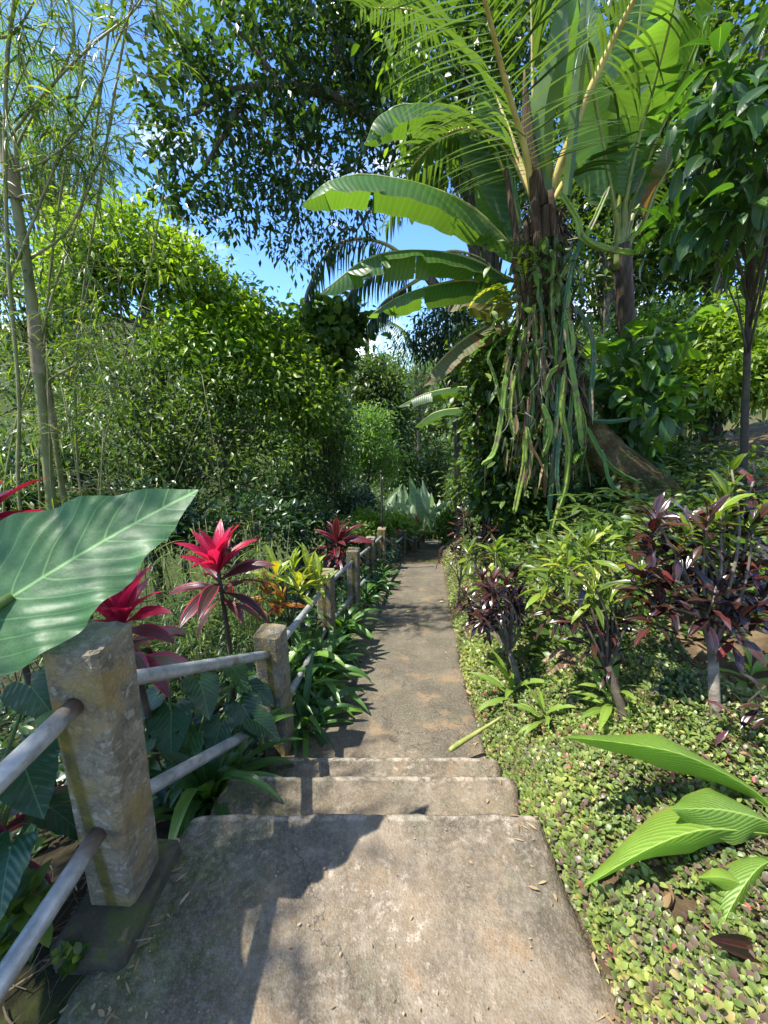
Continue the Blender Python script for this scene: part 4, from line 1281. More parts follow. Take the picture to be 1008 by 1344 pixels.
# feathery tree far left
tree('feathery_tree', 'airy fine-leaved tree rising behind the bamboo against the blue sky', gx(70, 11), tc_(80, 200, 11),
     [E(40, 120, 11, 85, 45), E(90, 190, 11, 85, 45), E(30, 220, 10.6, 90, 50), E(110, 250, 10.8, 60, 30), E(20, 60, 11, 60, 30)], 240, 50, .16, .016, 'feather', cs=.35, pf=NEEDLE, down=.1, r0=.16, nlimb=60, bark='greystem')

# right of centre behind the palms
tree('backdrop_tree', 'dark dense tree rising behind the coconut palm fronds', gx(660, 10.5), tc_(650, 120, 10.5),
     [E(620, 130, 10, 80, 120), E(690, 60, 10, 90, 90), E(560, 60, 10.5, 60, 80), E(720, 220, 9.5, 70, 90)], 380, 24, .17, .08, 'mid', cs=.3, r0=.2, bark='bark', rbias=-.05)
tree('backdrop_tree', 'small dark tree with drooping leaves against the sky above the withered banana leaf', gx(610, 9), tc_(600, 430, 9),
     [E(590, 430, 9, 48, 40), E(625, 470, 8.6, 45, 50), E(560, 450, 9.2, 30, 22)], 230, 24, .13, .045, 'canopy', cs=.2, down=1.0, r0=.1)
tree('backdrop_tree', 'pale-trunked tree in the shade behind the second banana plant', gx(796, 8), tc_(795, 330, 8),
     [E(770, 330, 8.6, 70, 100), E(850, 380, 8.8, 80, 80), E(820, 250, 9, 100, 80)], 380, 22, .15, .075, 'mid', cs=.22, r0=.12, bark='greystem')
tree('backdrop_tree', 'large shaded tree at the upper right behind the big ribbed leaves', gx(930, 8), tc_(930, 180, 8),
     [E(900, 200, 8, 110, 120), E(990, 80, 7.6, 90, 110), E(870, 60, 8.5, 90, 80), E(1030, 200, 7.4, 60, 90), E(960, 340, 8.6, 90, 60), E(860, 330, 8.8, 80, 60)], 470, 24, .16, .08, 'mid', cs=.24, r0=.2)
tree('backdrop_shrub', 'dark undergrowth shrub on the bank below the second banana plant', gx(890, 5.8), tc_(890, 540, 5.8),
     [E(890, 525, 6.6, 80, 40), E(800, 520, 6.4, 60, 60), E(860, 450, 7.0, 80, 50)], 340, 26, .12, .06, 'dark', cs=.2, r0=.05, cat='shrub')
tree('bright_shrub', 'sunlit yellow-green shrub on the slope at the right', gx(965, 6.2, 470), tc_(965, 450, 6.2),
     [E(955, 460, 6.0, 66, 48), E(1000, 415, 6.2, 50, 42), E(920, 505, 5.8, 45, 32), E(1010, 500, 5.6, 45, 40)], 330, 26, .12, .05, 'bright', cs=.18, rbias=.2, r0=.05, cat='shrub', down=.5)
tree('vine_shrub', 'leafy vine mass climbing left of the cactus-draped palm trunk', g3(1.35, 5.3), tc_(640, 470, 5.3),
     [E(650, 480, 5.2, 40, 50), E(640, 550, 5.4, 34, 50), E(658, 600, 5.1, 42, 60), E(632, 630, 5.6, 28, 45), E(685, 560, 5.3, 40, 70), E(665, 655, 4.9, 45, 36)], 420, 24, .10, .058, 'mid', cs=.13, jit=.8, r0=.06, cat='vine', down=.4, pf=OVAL, nu=5)
tree('hanging_vine', 'bright vine leaves hanging between the dark canopy and the palm fronds', gx(700, 7.2), tc_(600, 150, 6.6),
     [E(550, 160, 6.3, 24, 60), E(575, 230, 6.2, 30, 30), E(530, 60, 6.4, 22, 50)], 46, 16, .14, .08, 'bright', cs=.13, r0=.02, nlimb=10, cat='vine', down=1.2, pf=OVAL, nu=5)

# big ribbed leaves at the upper right
co = tree('cocoa_tree', 'slim tree at the right edge with big hanging ribbed leaves', gx(1003, 3.7, 560), tc_(1000, 60, 3.5),
          [E(960, 170, 3.2, 50, 90), E(1000, 90, 3.0, 45, 90), E(915, 290, 3.6, 48, 48), E(970, 290, 3.4, 60, 55), E(1010, 220, 3.0, 40, 100)], 72, 6, .19, .085, 'cocoa', cs=.14, pf=OVAL, nu=8, nv=5, down=.55, r0=.035, bark='twig', nlimb=50, bend=.7, jit=.8, rbias=.08)

# broad-leaved shrub
sh = tree('broadleaf_shrub', 'shrub with large pale ribbed leaves growing right of the palm trunk', gx(815, 4.9, 560), tc_(830, 480, 4.7),
          [E(835, 490, 4.7, 50, 55), E(800, 520, 4.8, 40, 50), E(850, 540, 4.5, 45, 50), E(820, 580, 4.7, 50, 40)], 62, 6, .27, .13, 'cocoa', cs=.12, pf=OVAL, nu=8, nv=5, down=.3, r0=.03, cat='shrub', bend=.8, rbias=.25, bark='twig')

# young banana beyond it
yb = thing('banana_plant', 'young banana plant with small upright leaves on the slope beyond the broad-leaved shrub', 'banana plant', gx(905, 6.0, 540))
for C, w in [([(905, 500), (900, 450), (915, 410), (955, 420)], .3), ([(905, 500), (890, 460), (880, 440), (878, 425)], .26), ([(905, 510), (930, 465), (965, 440), (985, 445)], .28), ([(905, 505), (870, 470), (850, 450)], .26), ([(905, 480), (940, 420), (960, 395), (1000, 400)], .26)]:
    mb = MB()
    ribbon(mb, pts(C, 5.9), w, BANANA, foldL=.3, foldR=.3, nu=20, tears=3)
    mb.build('leaf', L['banana'], yb)
mb = MB(); tube(mb, [gx(905, 6.0, 540), at(905, 500, 5.9)], [.06, .04], 6, 9); mb.build('stem', M['petiole'], yb)

# ------------------------------------------------------------------ coconut palm
def frond(parent, C, leafL, n=46, w=.045, droop=.9, side_e=.1, rad=.02, mat='coco', lo=.18, name='frond', out=.75):
    Q = spline(pts(C, 4.5), 60)
    T, S, Nn = frames(Q)
    mb = MB()
    tube(mb, Q[::6], [rad * 1.5, rad, rad * .6, rad * .25], 30, 8)
    f = mb.build(name, M['rachis'], parent)
    mb = MB()
    for sg in (-1, 1):
        s = np.linspace(lo, .985, n)
        i = (s * 59).astype(int)
        P = Q[i]
        D = T[i] * (.08 + .42 * s[:, None]) + S[i] * sg * out + Nn[i] * side_e + RG.normal(size=(n, 3)) * .05
        LL = leafL * np.interp(s, [0, .15, .45, .8, 1], [.5, .85, 1, .75, .35]) * RG.uniform(.9, 1.08, n)
        blades(mb, P, D, LL, w, droop * RG.uniform(.6, 1.3, n), sg * .35, -.35, NEEDLE, 9, 3, rnd=np.clip(RG.normal(size=n) * .2 + .5, 0, 1))
    mb.build('leaflets' if False else 'leaf_blade', L[mat], f)
    return f


palm_base = at(900, 700, 3.9)
palm = thing('coconut_palm', 'coconut palm with a leaning mossy trunk and arching fronds overhead, centre right', 'palm', g3(palm_base[0], palm_base[1], -.05))
trunkC = np.concatenate([[g3(palm_base[0], palm_base[1], -.25)], pts([(855, 650, 4.05), (800, 600, 4.3), (757, 540, 4.45), (735, 460, 4.5), (722, 370, 4.5), (715, 270, 4.5)], 4.5)])
mb = MB()
tube(mb, trunkC, [.25, .24, .20, .16, .135, .115, .10], 90, 36, wob=.05)
mb.build('trunk', M['trunkmoss'], palm)
# fibrous sheath and dead leaf bases around the upper trunk
mb = MB()
for C, r in [([(712, 440), (706, 330), (700, 232)], .05), ([(690, 400), (676, 300), (664, 222)], .032), ([(740, 430), (730, 330), (722, 250)], .04), ([(700, 470), (684, 400), (672, 330)], .03), ([(722, 450), (716, 360), (716, 270)], .05), ([(728, 470), (742, 400), (748, 330)], .03), ([(702, 430), (692, 360), (690, 290)], .035)]:
    tube(mb, pts(C, 4.28), [r * 1.1, r, r * .7], 16, 9, wob=.12)
tube(mb, pts([(712, 270), (694, 180), (688, 92)], 4.3), [.05, .06, .008], 14, 8, wob=.08)
mb.build('dead_leaf_base', M['dryleafbase'], palm)
mb = MB()
n = 3400
Qt = spline(trunkC, 100)
i = RG.integers(46, 99, n)
ang = RG.uniform(0, 6.28, n)
P = Qt[i] + np.stack([np.cos(ang), np.sin(ang), np.zeros(n)], -1) * RG.uniform(.08, .17, n)[:, None]
D = np.stack([np.cos(ang) * .3, np.sin(ang) * .3, -RG.uniform(.3, 1.2, n)], -1) + RG.normal(size=(n, 3)) * .3
blades(mb, P, D, RG.uniform(.08, .3, n), RG.uniform(.006, .03, n), .3, RG.normal(size=n), .1, STRAP, 5, 2, yaw=RG.normal(size=n) * .6)
mb.build('fibre', L['darkfibre'], palm)
frond(palm, [(700, 262, 4.4), (690, 200, 4.2), (664, 110, 3.9), (636, 0, 3.6), (600, -110, 3.2), (560, -190, 2.8)], .98, n=56, w=.04, droop=.55, rad=.024, lo=.12, side_e=-.05)
frond(palm, [(718, 262, 4.4), (742, 200, 4.3), (778, 110, 4.2), (835, -5, 4.0), (905, -110, 3.6), (1000, -180, 3.2)], .85, n=34, droop=1.6, rad=.032, lo=.42, side_e=.0, w=.04)
frond(palm, [(706, 255, 4.5), (700, 130, 4.5), (697, 0, 4.5), (690, -140, 4.4)], .5, n=30, droop=.4, rad=.016, lo=.45, out=.3)
frond(palm, [(700, 262, 4.6), (660, 190, 4.8), (600, 170, 5.1), (540, 220, 5.3), (505, 300, 5.4)], .72, n=44, droop=1.1, rad=.02)
frond(palm, [(722, 268, 4.7), (760, 215, 5.0), (810, 215, 5.4), (850, 265, 5.7)], .7, n=40, droop=1.0, rad=.02)
frond(palm, [(700, 262, 4.7), (640, 110, 5.1), (560, 20, 5.6), (470, 10, 6.0)], .7, n=44, droop=.9, rad=.02)
mb = MB()
ribbon(mb, pts([(700, 190, 4.0), (660, 150, 3.9), (620, 112, 3.85), (586, 72, 3.8)], 4), .15, LANCE, up=(.2, -.5, .8), foldL=.1, foldR=.1, nu=24, nv=7, wave=.03, rnd=.9)
ribbon(mb, pts([(718, 262, 4.3), (715, 150, 4.3), (735, 60, 4.3), (740, -20, 4.3)], 4.3), .26, STRAP, up=(.1, -1, .1), foldL=.5, foldR=.4, nu=24, nv=7, wave=.05, wf=2, rnd=1.)
ribbon(mb, pts([(745, 255, 4.2), (757, 140, 4.2), (765, 50, 4.2), (770, -30, 4.2)], 4.3), .12, STRAP, up=(.1, -1, .1), foldL=.5, foldR=.4, nu=24, nv=7, wave=.05, wf=2, rnd=.9)
mb.build('young_leaf', L['coco'], palm)

# ------------------------------------------------------------------ banana plants
def banana(label, base, stemC, leaves, r=(.12, .07), group=None):
    t = thing('banana_plant', label, 'banana plant', base, group)
    mb = MB()
    Q = tube(mb, stemC, list(r), 26, 12, wob=.07)
    mb.build('stem', M['banstem'], t)
    for C, w, fl, fr, tr, mk, kw in leaves:
        P = pts(C, 4.8)
        mb = MB()
        ribbon(mb, P, w, BANANA, foldL=fl, foldR=fr, nu=44, nv=13, tears=tr, curl=.25, wave=.012, wf=9, **kw)
        lf = mb.build('leaf', L[mk], t)
        mb = MB()
        root = Q[-1]
        Qr = spline(P, 20)
        tube(mb, [root - np.array([0, 0, .25]), root + (P[0] - root) * .5 + np.array([0, 0, -.02]), Qr[0], Qr[6], Qr[13], Qr[19]], [.045, .032, .022, .017, .011, .003], 26, 7)
        mb.build('midrib', M['petiole'], lf)
    return t


bA = at(715, 650, 5.1)
banana('banana plant with long drooping leaves reaching left over the path, behind the palm trunk', g3(bA[0], bA[1]),
       np.concatenate([[g3(bA[0], bA[1], -.1)], pts([(705, 520, 5.0), (698, 420, 4.95), (694, 350, 4.9)], 5)]),
       [([(676, 330, 4.75), (635, 285, 4.7), (575, 248, 4.6), (500, 230, 4.5), (435, 236, 4.4), (397, 268, 4.35)], .62, .75, .95, 11, 'banana', {'rnd': .6}),
        ([(672, 368, 4.75), (620, 340, 4.65), (550, 328, 4.5), (480, 340, 4.4), (424, 382, 4.3)], .52, .8, .8, 9, 'banana', {'rnd': .3}),
        ([(670, 385, 4.8), (625, 368, 4.8), (565, 375, 4.75), (520, 392, 4.7), (488, 412, 4.65)], .46, .5, .7, 8, 'banana', {'rnd': .4}),
        ([(676, 395, 4.9), (650, 400, 5.0), (615, 392, 5.1), (590, 398, 5.2)], .4, .3, .4, 5, 'bananadead', {'rnd': .8}),
        ([(672, 425, 4.6), (635, 430, 4.6), (598, 455, 4.5), (568, 485, 4.45), (556, 508, 4.4)], .48, .35, .6, 6, 'bananadead', {'rnd': .5}),
        ([(690, 330, 5.0), (665, 240, 5.2), (625, 165, 5.3), (560, 135, 5.3), (500, 150, 5.2), (478, 190, 5.1)], .6, .7, .9, 9, 'banana', {'rnd': .2}),
        ([(680, 350, 5.1), (664, 300, 5.3), (652, 230, 5.5), (645, 160, 5.6), (640, 110, 5.5)], .55, .1, .2, 4, 'banana', {'rnd': 1., 'up': (0, -1, .3)}),
        ([(655, 520, 5.6), (610, 508, 5.9), (565, 515, 6.1), (526, 532, 6.2)], .36, .5, .6, 3, 'banana', {'rnd': .0}),
        ([(655, 545, 5.6), (615, 536, 5.7), (575, 540, 5.9), (545, 560, 6.0)], .34, .5, .6, 3, 'banana', {'rnd': .0})])
bB = at(822, 560, 5.2)
banana('second banana plant with dark stem and broad upright leaves, right of the coconut palm', g3(bB[0], bB[1]),
       np.concatenate([[g3(bB[0], bB[1], -.1)], pts([(823, 480, 5.1), (820, 400, 5.05), (816, 320, 5.0)], 5)]),
       [([(805, 265, 4.9), (790, 180, 4.8), (775, 100, 4.7), (762, 20, 4.5), (750, -80, 4.2)], .78, .1, .15, 7, 'banana', {'rnd': 1., 'up': (.2, -1, .25)}),
        ([(822, 260, 4.9), (836, 190, 4.8), (858, 110, 4.6), (880, 30, 4.4), (900, -60, 4.1)], .72, .25, .2, 10, 'banana', {'rnd': .8, 'up': (.1, -1, .3)}),
        ([(830, 265, 5.0), (862, 180, 4.9), (895, 110, 4.7), (925, 30, 4.4), (955, -60, 4.1)], .66, .2, .3, 3, 'banana', {'rnd': .2, 'up': (.6, -.7, .5)}),
        ([(835, 275, 5.1), (868, 235, 5.1), (895, 185, 5.0), (925, 120, 4.9)], .5, .4, .4, 3, 'banana', {'rnd': .1, 'up': (.7, -.4, .6)}),
        ([(808, 270, 5.2), (796, 215, 5.4), (800, 140, 5.6), (815, 60, 5.7)], .6, .3, .3, 3, 'banana', {'rnd': .1, 'up': (-.2, -1, .3)}),
        ([(812, 275, 5.1), (826, 160, 5.1), (838, 40, 5.0), (850, -60, 4.9)], .6, .3, .3, 3, 'banana', {'rnd': .5, 'up': (0, -1, .3)}),
        ([(842, 300, 4.9), (860, 250, 4.8), (880, 215, 4.7), (890, 170, 4.7)], .34, .3, .3, 4, 'bananadead', {'rnd': .6, 'up': (.5, -.8, .3)})], r=(.12, .1, .1, .09))

# ------------------------------------------------------------------ far coconut palm with dark hanging fronds
fp = thing('coconut_palm', 'distant coconut palm whose dark drooping fronds hang against the cloud behind the banana leaves', 'palm', gx(665, 9.5))
mb = MB(); tube(mb, [gx(665, 9.5), at(640, 480, 9.5), at(560, 360, 9.4)], [.16, .12, .1], 14, 10, wob=.05); mb.build('trunk', M['bark'], fp)
for C in ([(560, 360), (500, 318), (440, 322), (405, 375), (395, 420)], [(560, 362), (520, 350), (470, 372), (450, 400)], [(560, 358), (590, 330), (640, 345), (665, 390)], [(560, 360), (520, 385), (500, 400), (480, 430)]):
    frond(fp, [(a, b, 9.3) for a, b in C], .75, n=40, droop=1.5, rad=.03, mat='canopy', w=.05, side_e=-.3)
for px, py, Y, s, lab in [(482, 440, 24, 1.4, 'tiny far palm crown above the valley trees')]:
    t = thing('palm_tree', lab, 'palm', gx(px, Y))
    mb = MB(); tube(mb, [gx(px, Y), at(px, py, Y)], [.2, .12], 6, 8); mb.build('trunk', M['bark'], t)
    for k in range(9):
        a_ = k * 2 * PI / 9
        c0 = at(px, py, Y)
        Q = [c0, c0 + np.array([math.cos(a_) * .7, math.sin(a_) * .7, .5]) * s, c0 + np.array([math.cos(a_) * 1.5, math.sin(a_) * 1.5, .15]) * s, c0 + np.array([math.cos(a_) * 2, math.sin(a_) * 2, -.7]) * s]
        mb = MB()
        q = spline(Q, 30); T, S, Nn = frames(q)
        for sg in (-1, 1):
            blades(mb, q[4:], T[4:] * .5 + S[4:] * sg, .7 * s, .05 * s, 1.1, 0, .1, NEEDLE, 5, 3)
        mb.build('frond', L['olive'], t)
tree('feathery_tree', 'wispy pale tree far down the valley, seen against the low clouds', gx(545, 26), tc_(545, 480, 26),
     [E(545, 478, 26, 40, 26), E(560, 500, 26, 30, 30)], 110, 34, .3, .025, 'feather', cs=.7, pf=NEEDLE, r0=.15, nlimb=60, bark='greystem')

# ------------------------------------------------------------------ climbing cactus on the palm trunk
ca = thing('climbing_cactus', 'ribbed climbing cactus whose long green stems hang from the palm trunk', 'cactus', at(735, 470, 4.2))
strands = [([(706, 380), (716, 440), (708, 500), (716, 560)], .034, .2, 4.1), ([(748, 380), (742, 430), (752, 500), (747, 560), (751, 610)], .036, .45, 4.0), ([(728, 330), (724, 400), (730, 470), (722, 540)], .03, .65, 4.05), ([(698, 470), (700, 530), (694, 590), (699, 630)], .03, .35, 4.05), ([(672, 450), (664, 520), (668, 560)], .026, .9, 4.1), ([(736, 560), (731, 620), (736, 665)], .03, .05, 3.95), ([(758, 520), (768, 560), (763, 620)], .028, .85, 4.0),
           ([(735, 250), (757, 285), (766, 312), (800, 328), (840, 333)], .040, .75, 3.9), ([(765, 310), (748, 360), (738, 440), (733, 480)], .038, .1, 4.05),
           ([(741, 400), (751, 445), (746, 470), (722, 490), (712, 520)], .040, .8, 4.0), ([(742, 480), (738, 540), (746, 585), (742, 640), (726, 690), (722, 725)], .046, .9, 3.95),
           ([(735, 490), (728, 600), (720, 685)], .046, .15, 4.0), ([(664, 490), (658, 550), (648, 595), (632, 610)], .040, .7, 4.05), ([(755, 400), (778, 450), (776, 540), (795, 553), (836, 548)], .036, .05, 4.15),
           ([(700, 400), (706, 470), (712, 520)], .048, .6, 4.1), ([(690, 560), (688, 610), (680, 650), (675, 675)], .040, .9, 4.0), ([(692, 560), (698, 600), (688, 645)], .034, .8, 4.0),
           ([(746, 465), (756, 520), (764, 590)], .042, .7, 3.95), ([(720, 510), (716, 570), (718, 640)], .036, .5, 4.05), ([(676, 490), (670, 540), (676, 575)], .034, .95, 4.05),
           ([(712, 530), (722, 565), (712, 600)], .042, .75, 3.95), ([(755, 470), (752, 540), (760, 610)], .034, .3, 4.05), ([(690, 430), (680, 480), (684, 540)], .038, .6, 4.1), ([(770, 560), (800, 610), (850, 640)], .034, .5, 3.9),
           ([(790, 590), (805, 640), (850, 655), (868, 670)], .03, .35, 3.8), ([(640, 470), (650, 500), (660, 540)], .03, .8, 4.2), ([(800, 245), (770, 310), (735, 370), (720, 420)], .036, .7, 4.1)]
for C, r, rn, Y in strands:
    mb = MB()
    n = 70
    rr = r * .47 * (1 + .16 * np.abs(np.sin(np.linspace(0, n * .42, n)))) * np.interp(np.linspace(0, 1, n), [0, .06, .5, .92, 1], [.25, .8, 1, .9, .2])
    tube(mb, pts(C, Y), rr, n, 18, star=.55, wob=.07, rnd=rn, up=(RG.normal(), 1, RG.normal()))
    mb.build('stem', L['cactus'], ca)
# leaves of creepers and dry strips among the stems
mb = MB()
n = 1000
P = np.array([at(RG.normal() * 27 + 714, RG.uniform(310, 640), RG.uniform(4.0, 4.35)) for _ in range(n)])
d = RG.normal(size=(n, 3)); d[:, 2] -= 1.0
blades(mb, P, d, RG.uniform(.06, .17, n), RG.uniform(.02, .055, n), .6, RG.normal(size=n), .2, OVAL, 5, 3, wave=.04)
tag(mb.build('trunk_creeper', L['mid']), 'leafy creeper clinging to the palm trunk among the hanging cactus stems', 'creeper')
mb = MB()
n = 150
P = np.array([at(RG.normal() * 24 + 712, RG.uniform(400, 620), RG.uniform(3.95, 4.2)) for _ in range(n)])
blades(mb, P, np.array([0, 0, -1.0]) + RG.normal(size=(n, 3)) * .25, RG.uniform(.12, .42, n), RG.uniform(.012, .04, n), .2, RG.normal(size=n), .3, STRAP, 8, 3, wave=.12, yaw=RG.normal(size=n) * .6)
mb.build('dry_strip', L['litter'], ca)
# thin drying aerial roots
mb = MB()
for _ in range(60):
    p = at(RG.uniform(668, 770), RG.uniform(440, 560), RG.uniform(3.9, 4.2))
    q = p + np.array([RG.normal() * .12, RG.normal() * .1, -RG.uniform(.1, .5)])
    tube(mb, [p, (p + q) / 2 + RG.normal(size=3) * .05, q], [.004, .003, .002], 8, 4)
mb.build('aerial_root', M['greystem'], ca)


# ------------------------------------------------------------------ ferns
def fern(label, C0, fronds, mat='fern', leafL=.09, n=22, w=.022, group=None):
    C0 = np.asarray(C0, float)
    t = thing('fern', label, 'fern', C0, group)
    for C in fronds:
        Q = spline(C, 40)
        T, S, Nn = frames(Q)
        mb = MB()
        ll = leafL
        s = np.linspace(.15, .98, n); i = (s * 39).astype(int)
        for sg in (-1, 1):
            blades(mb, Q[i], T[i] * .35 + S[i] * sg + RG.normal(size=(n, 3)) * .06, ll * np.interp(s, [0, .3, 1], [.6, 1, .12]), w, .35, 0, .1, NEEDLE, 5, 3)
        f = mb.build('frond', L[mat], t)
        mb = MB(); tube(mb, Q[::3], [.004, .002], 14, 5); mb.build('stalk', M['greenstalk'], f)
    return t


def fan(c, n, Ln, e=.7, az=None, droop=1.0):
    out_ = []
    for k in range(n):
        a_ = (az if az is not None else 0) + (k - n / 2) * (2.4 if az is None else .5) + RG.normal() * .15
        d = np.array([math.cos(a_), math.sin(a_), 0])
        out_.append([c, c + d * Ln * .35 + np.array([0, 0, Ln * .3 * e]), c + d * Ln * .7 + np.array([0, 0, Ln * .3 * e]), c + d * Ln + np.array([0, 0, Ln * (.3 * e - .3 * droop)])])
    return out_


c = at(662, 385, 4.2)
fern('yellowish fern tuft growing on the left of the palm trunk', c, [pts(C, 4.2) for C in ([(675, 395), (655, 375), (630, 385), (615, 405)], [(675, 395), (650, 390), (632, 405)], [(672, 400), (650, 400), (640, 420)])], 'fernyellow', .13, 26, .03)
c = at(690, 330, 4.15)
fern('curled pale fern frond on the palm trunk above the banana leaves', c, [pts([(685, 370), (680, 340), (688, 325), (702, 330), (700, 360)], 4.1), pts([(690, 365), (688, 345), (698, 338)], 4.1)], 'fernyellow', .09, 24, .022)
c = at(668, 440, 4.15)
fern('hanging ladder fern below the withered banana leaf', c, [pts([(680, 420), (670, 440), (664, 470), (660, 495)], 4.1), pts([(670, 430), (640, 440), (620, 470)], 4.2), pts([(672, 435), (650, 450), (632, 480)], 4.2)], 'fern', .11, 26, .028)
c = at(760, 590, 4.0)
fern('single fern frond hanging beside the long cactus stem at the trunk base', c, [pts([(770, 585), (765, 610), (760, 640)], 3.9), pts([(770, 585), (752, 600), (748, 630)], 3.95)], 'fern', .13, 24, .03)
c = g3(*at(880, 700, 2.9)[:2])
fern('spreading fern on the slope between the palm trunk and the burgundy croton', c, fan(c, 8, .75, .9), 'fern', .14, 26, .03)
c = g3(*at(860, 650, 3.3)[:2])
fern('upright fern above the burgundy croton, near the fallen dry leaves', c, fan(c, 7, .6, 1.2), 'fern', .13, 24, .028)
c = g3(1.25, 3.2)
fern('low fern at the foot of the hanging cactus stems', c, fan(c, 8, .5, .9), 'fern', .11, 22, .024)
c = at(700, 870, 1.75)
fern('withered orange-brown fern fronds lying in the green ground cover', g3(c[0] + .1, c[1]), [pts(C, 1.72) for C in ([(760, 865, 1.7), (735, 855, 1.72), (712, 868, 1.75)], [(758, 870, 1.7), (738, 868, 1.7), (720, 885, 1.7)])], 'litter', .06, 20, .02)

# cassava-like plants with star leaves
t = thing('cassava_plant', 'plant with dark star-shaped leaves in front of the leaning palm trunk', 'cassava', g3(*at(790, 690, 3.4)[:2]))
mb, mbs = MB(), MB()
base = np.array(world_loc(t))
for px, py, Y in [(780, 650, 3.3), (805, 645, 3.4), (760, 665, 3.2), (825, 665, 3.3), (790, 675, 3.1), (745, 650, 3.4), (815, 690, 3.0), (770, 690, 3.0)]:
    p = at(px, py, Y)
    tube(mbs, [base, (base + p) / 2 + np.array([0, 0, .08]), p], [.007, .005, .003], 8, 5)
    k = np.arange(7)
    a_ = k * 2 * PI / 7 + RG.random()
    D = np.stack([np.cos(a_), np.sin(a_), np.full(7, .1)], -1)
    blades(mb, np.repeat(p[None], 7, 0), D, RG.uniform(.12, .18, 7), .035, .5, 0, .1, LANCE, 6, 3, rnd=RG.random() * .4 + .3)
mb.build('foliage', L['mid'], t)
mbs.build('stem', M['greenstalk'], t)

# ------------------------------------------------------------------ ginger leaves bottom right
gi = thing('ginger_plant', 'ginger plant at the lower right with long ribbed lime-green leaves over the ground cover', 'ginger plant', g3(1.42, .95))
GT = 1.0
gl = [([(1030, 1075, .95), (985, 1035, 1.0), (900, 992, 1.02), (815, 975, 1.02), (735, 967, 1.0)], .20, 1.0, .5, .2, {}), ([(1035, 1090, .92), (990, 1072, .92), (940, 1062, .92), (880, 1062, .9)], .19, .3, .4, .0, {}),
      ([(1035, 1100, .92), (985, 1092, .9), (920, 1090, .88), (850, 1115, .84), (765, 1165, .78)], .215, .85, .5, .6, {}), ([(1030, 1185, .8), (985, 1165, .8), (950, 1152, .8), (915, 1152, .8)], .08, .5, .5, .8, {}),
      ([(1025, 1180, .8), (990, 1220, .72), (960, 1270, .66), (945, 1300, .62)], .13, .5, .4, .3, {}), ([(1030, 1250, .75), (1010, 1300, .62), (985, 1350, .55)], .16, .4, .4, .4, {}),
      ([(1040, 1060, 1.05), (970, 1040, 1.1), (905, 1035, 1.12)], .1, .3, .4, .0, {}), ([(1050, 1010, 1.3), (1000, 975, 1.4), (930, 965, 1.5), (880, 968, 1.5)], .09, .3, .3, .3, {}),
      ([(1030, 1125, .85), (995, 1140, .82), (960, 1190, .76), (940, 1240, .7)], .12, .6, .5, .1, {}), ([(1040, 1110, .95), (1000, 1105, 1.0), (950, 1075, 1.05), (915, 1040, 1.1)], .12, .5, .5, .5, {})]
for C, w, fl, fr, rn, kw in gl:
    P = pts(C, GT)
    mb = MB()
    ribbon(mb, P, w, LANCE, up=(-.1, -.55, 1), foldL=fl, foldR=fr, nu=40, nv=11, wave=.04, wf=3.2, rnd=rn, curl=.7)
    mb.build('leaf', L['ginger'], gi)
mb = MB()
for C, w, fl, fr, rn, kw in gl:
    p = pts(C, GT)[0]
    tube(mb, [g3(1.42, .95, -.05), (np.array([1.42, .95, .12]) + p) / 2, p], [.014, .011, .006], 10, 7)
mb.build('stem', M['greenstalk'], gi)
# maroon cordyline leaves crossing at the lower right
b = g3(1.15, .62)
t = thing('cordyline', 'dark maroon leaves poking in at the lower right corner beneath the ginger', 'cordyline', b)
mb = MB()
for C, w in [([(1040, 1265, .7), (1000, 1250, .68), (960, 1240, .66), (930, 1232, .65)], .05), ([(1050, 1230, .75), (1015, 1215, .74), (985, 1195, .73)], .045)]:
    ribbon(mb, pts(C, .7), w, LANCE, up=(0, -.4, 1), foldL=-.2, foldR=-.2, nu=20, nv=7)
mb.build('foliage', L['burgundy'], t)
mb = MB(); tube(mb, [b, pts([(1040, 1262, .7)], .7)[0]], [.012, .007], 6, 7); mb.build('stem', M['twig'], t)

# ginger-like strap plants along the right edge of the path
def make_gl(n, Ln, W):
    t = thing('ginger_shoot', 'x', 'ginger plant', (0, 0, 0))
    mb = MB()
    rosette(mb, (0, 0, .12), n, Ln, W, 1.2, .15, 1.0, pf=LANCE, nu=10, nv=5, fold=.25, wave=.03, vspread=.12)
    mb.build('foliage', L['ginger'], t)
    mb = MB(); tube(mb, [(0, 0, -.03), (0, 0, .14)], [.012, .008], 5, 7); mb.build('stem', M['greenstalk'], t)
    return t


gA = make_gl(14, .34, .055)
for px, py, Y, s, lab in [(678, 852, 2.1, .9, 'light green strap-leaved shoot under the blackish purple croton'), (720, 900, 1.75, .6, 'small strap-leaved shoot in the ground cover left of the lime-topped croton'), (640, 735, 4.0, 1, 'strap-leaved shoot behind the blackish purple croton'),
                          (800, 930, 1.55, .7, 'dark-based strap-leaved shoot at the foot of the lime-topped croton'), (985, 880, 1.6, .7, 'strap-leaved shoot beside the bare soil at the right')]:
    p = at(px, py, Y)
    dup(gA, g3(p[0], p[1]), RG.uniform(0, 6.28), lab, s, 'strap-leaved shoots in the right-hand bed')
for ch in list(gA.children):
    bpy.data.objects.remove(ch)
bpy.data.objects.remove(gA)

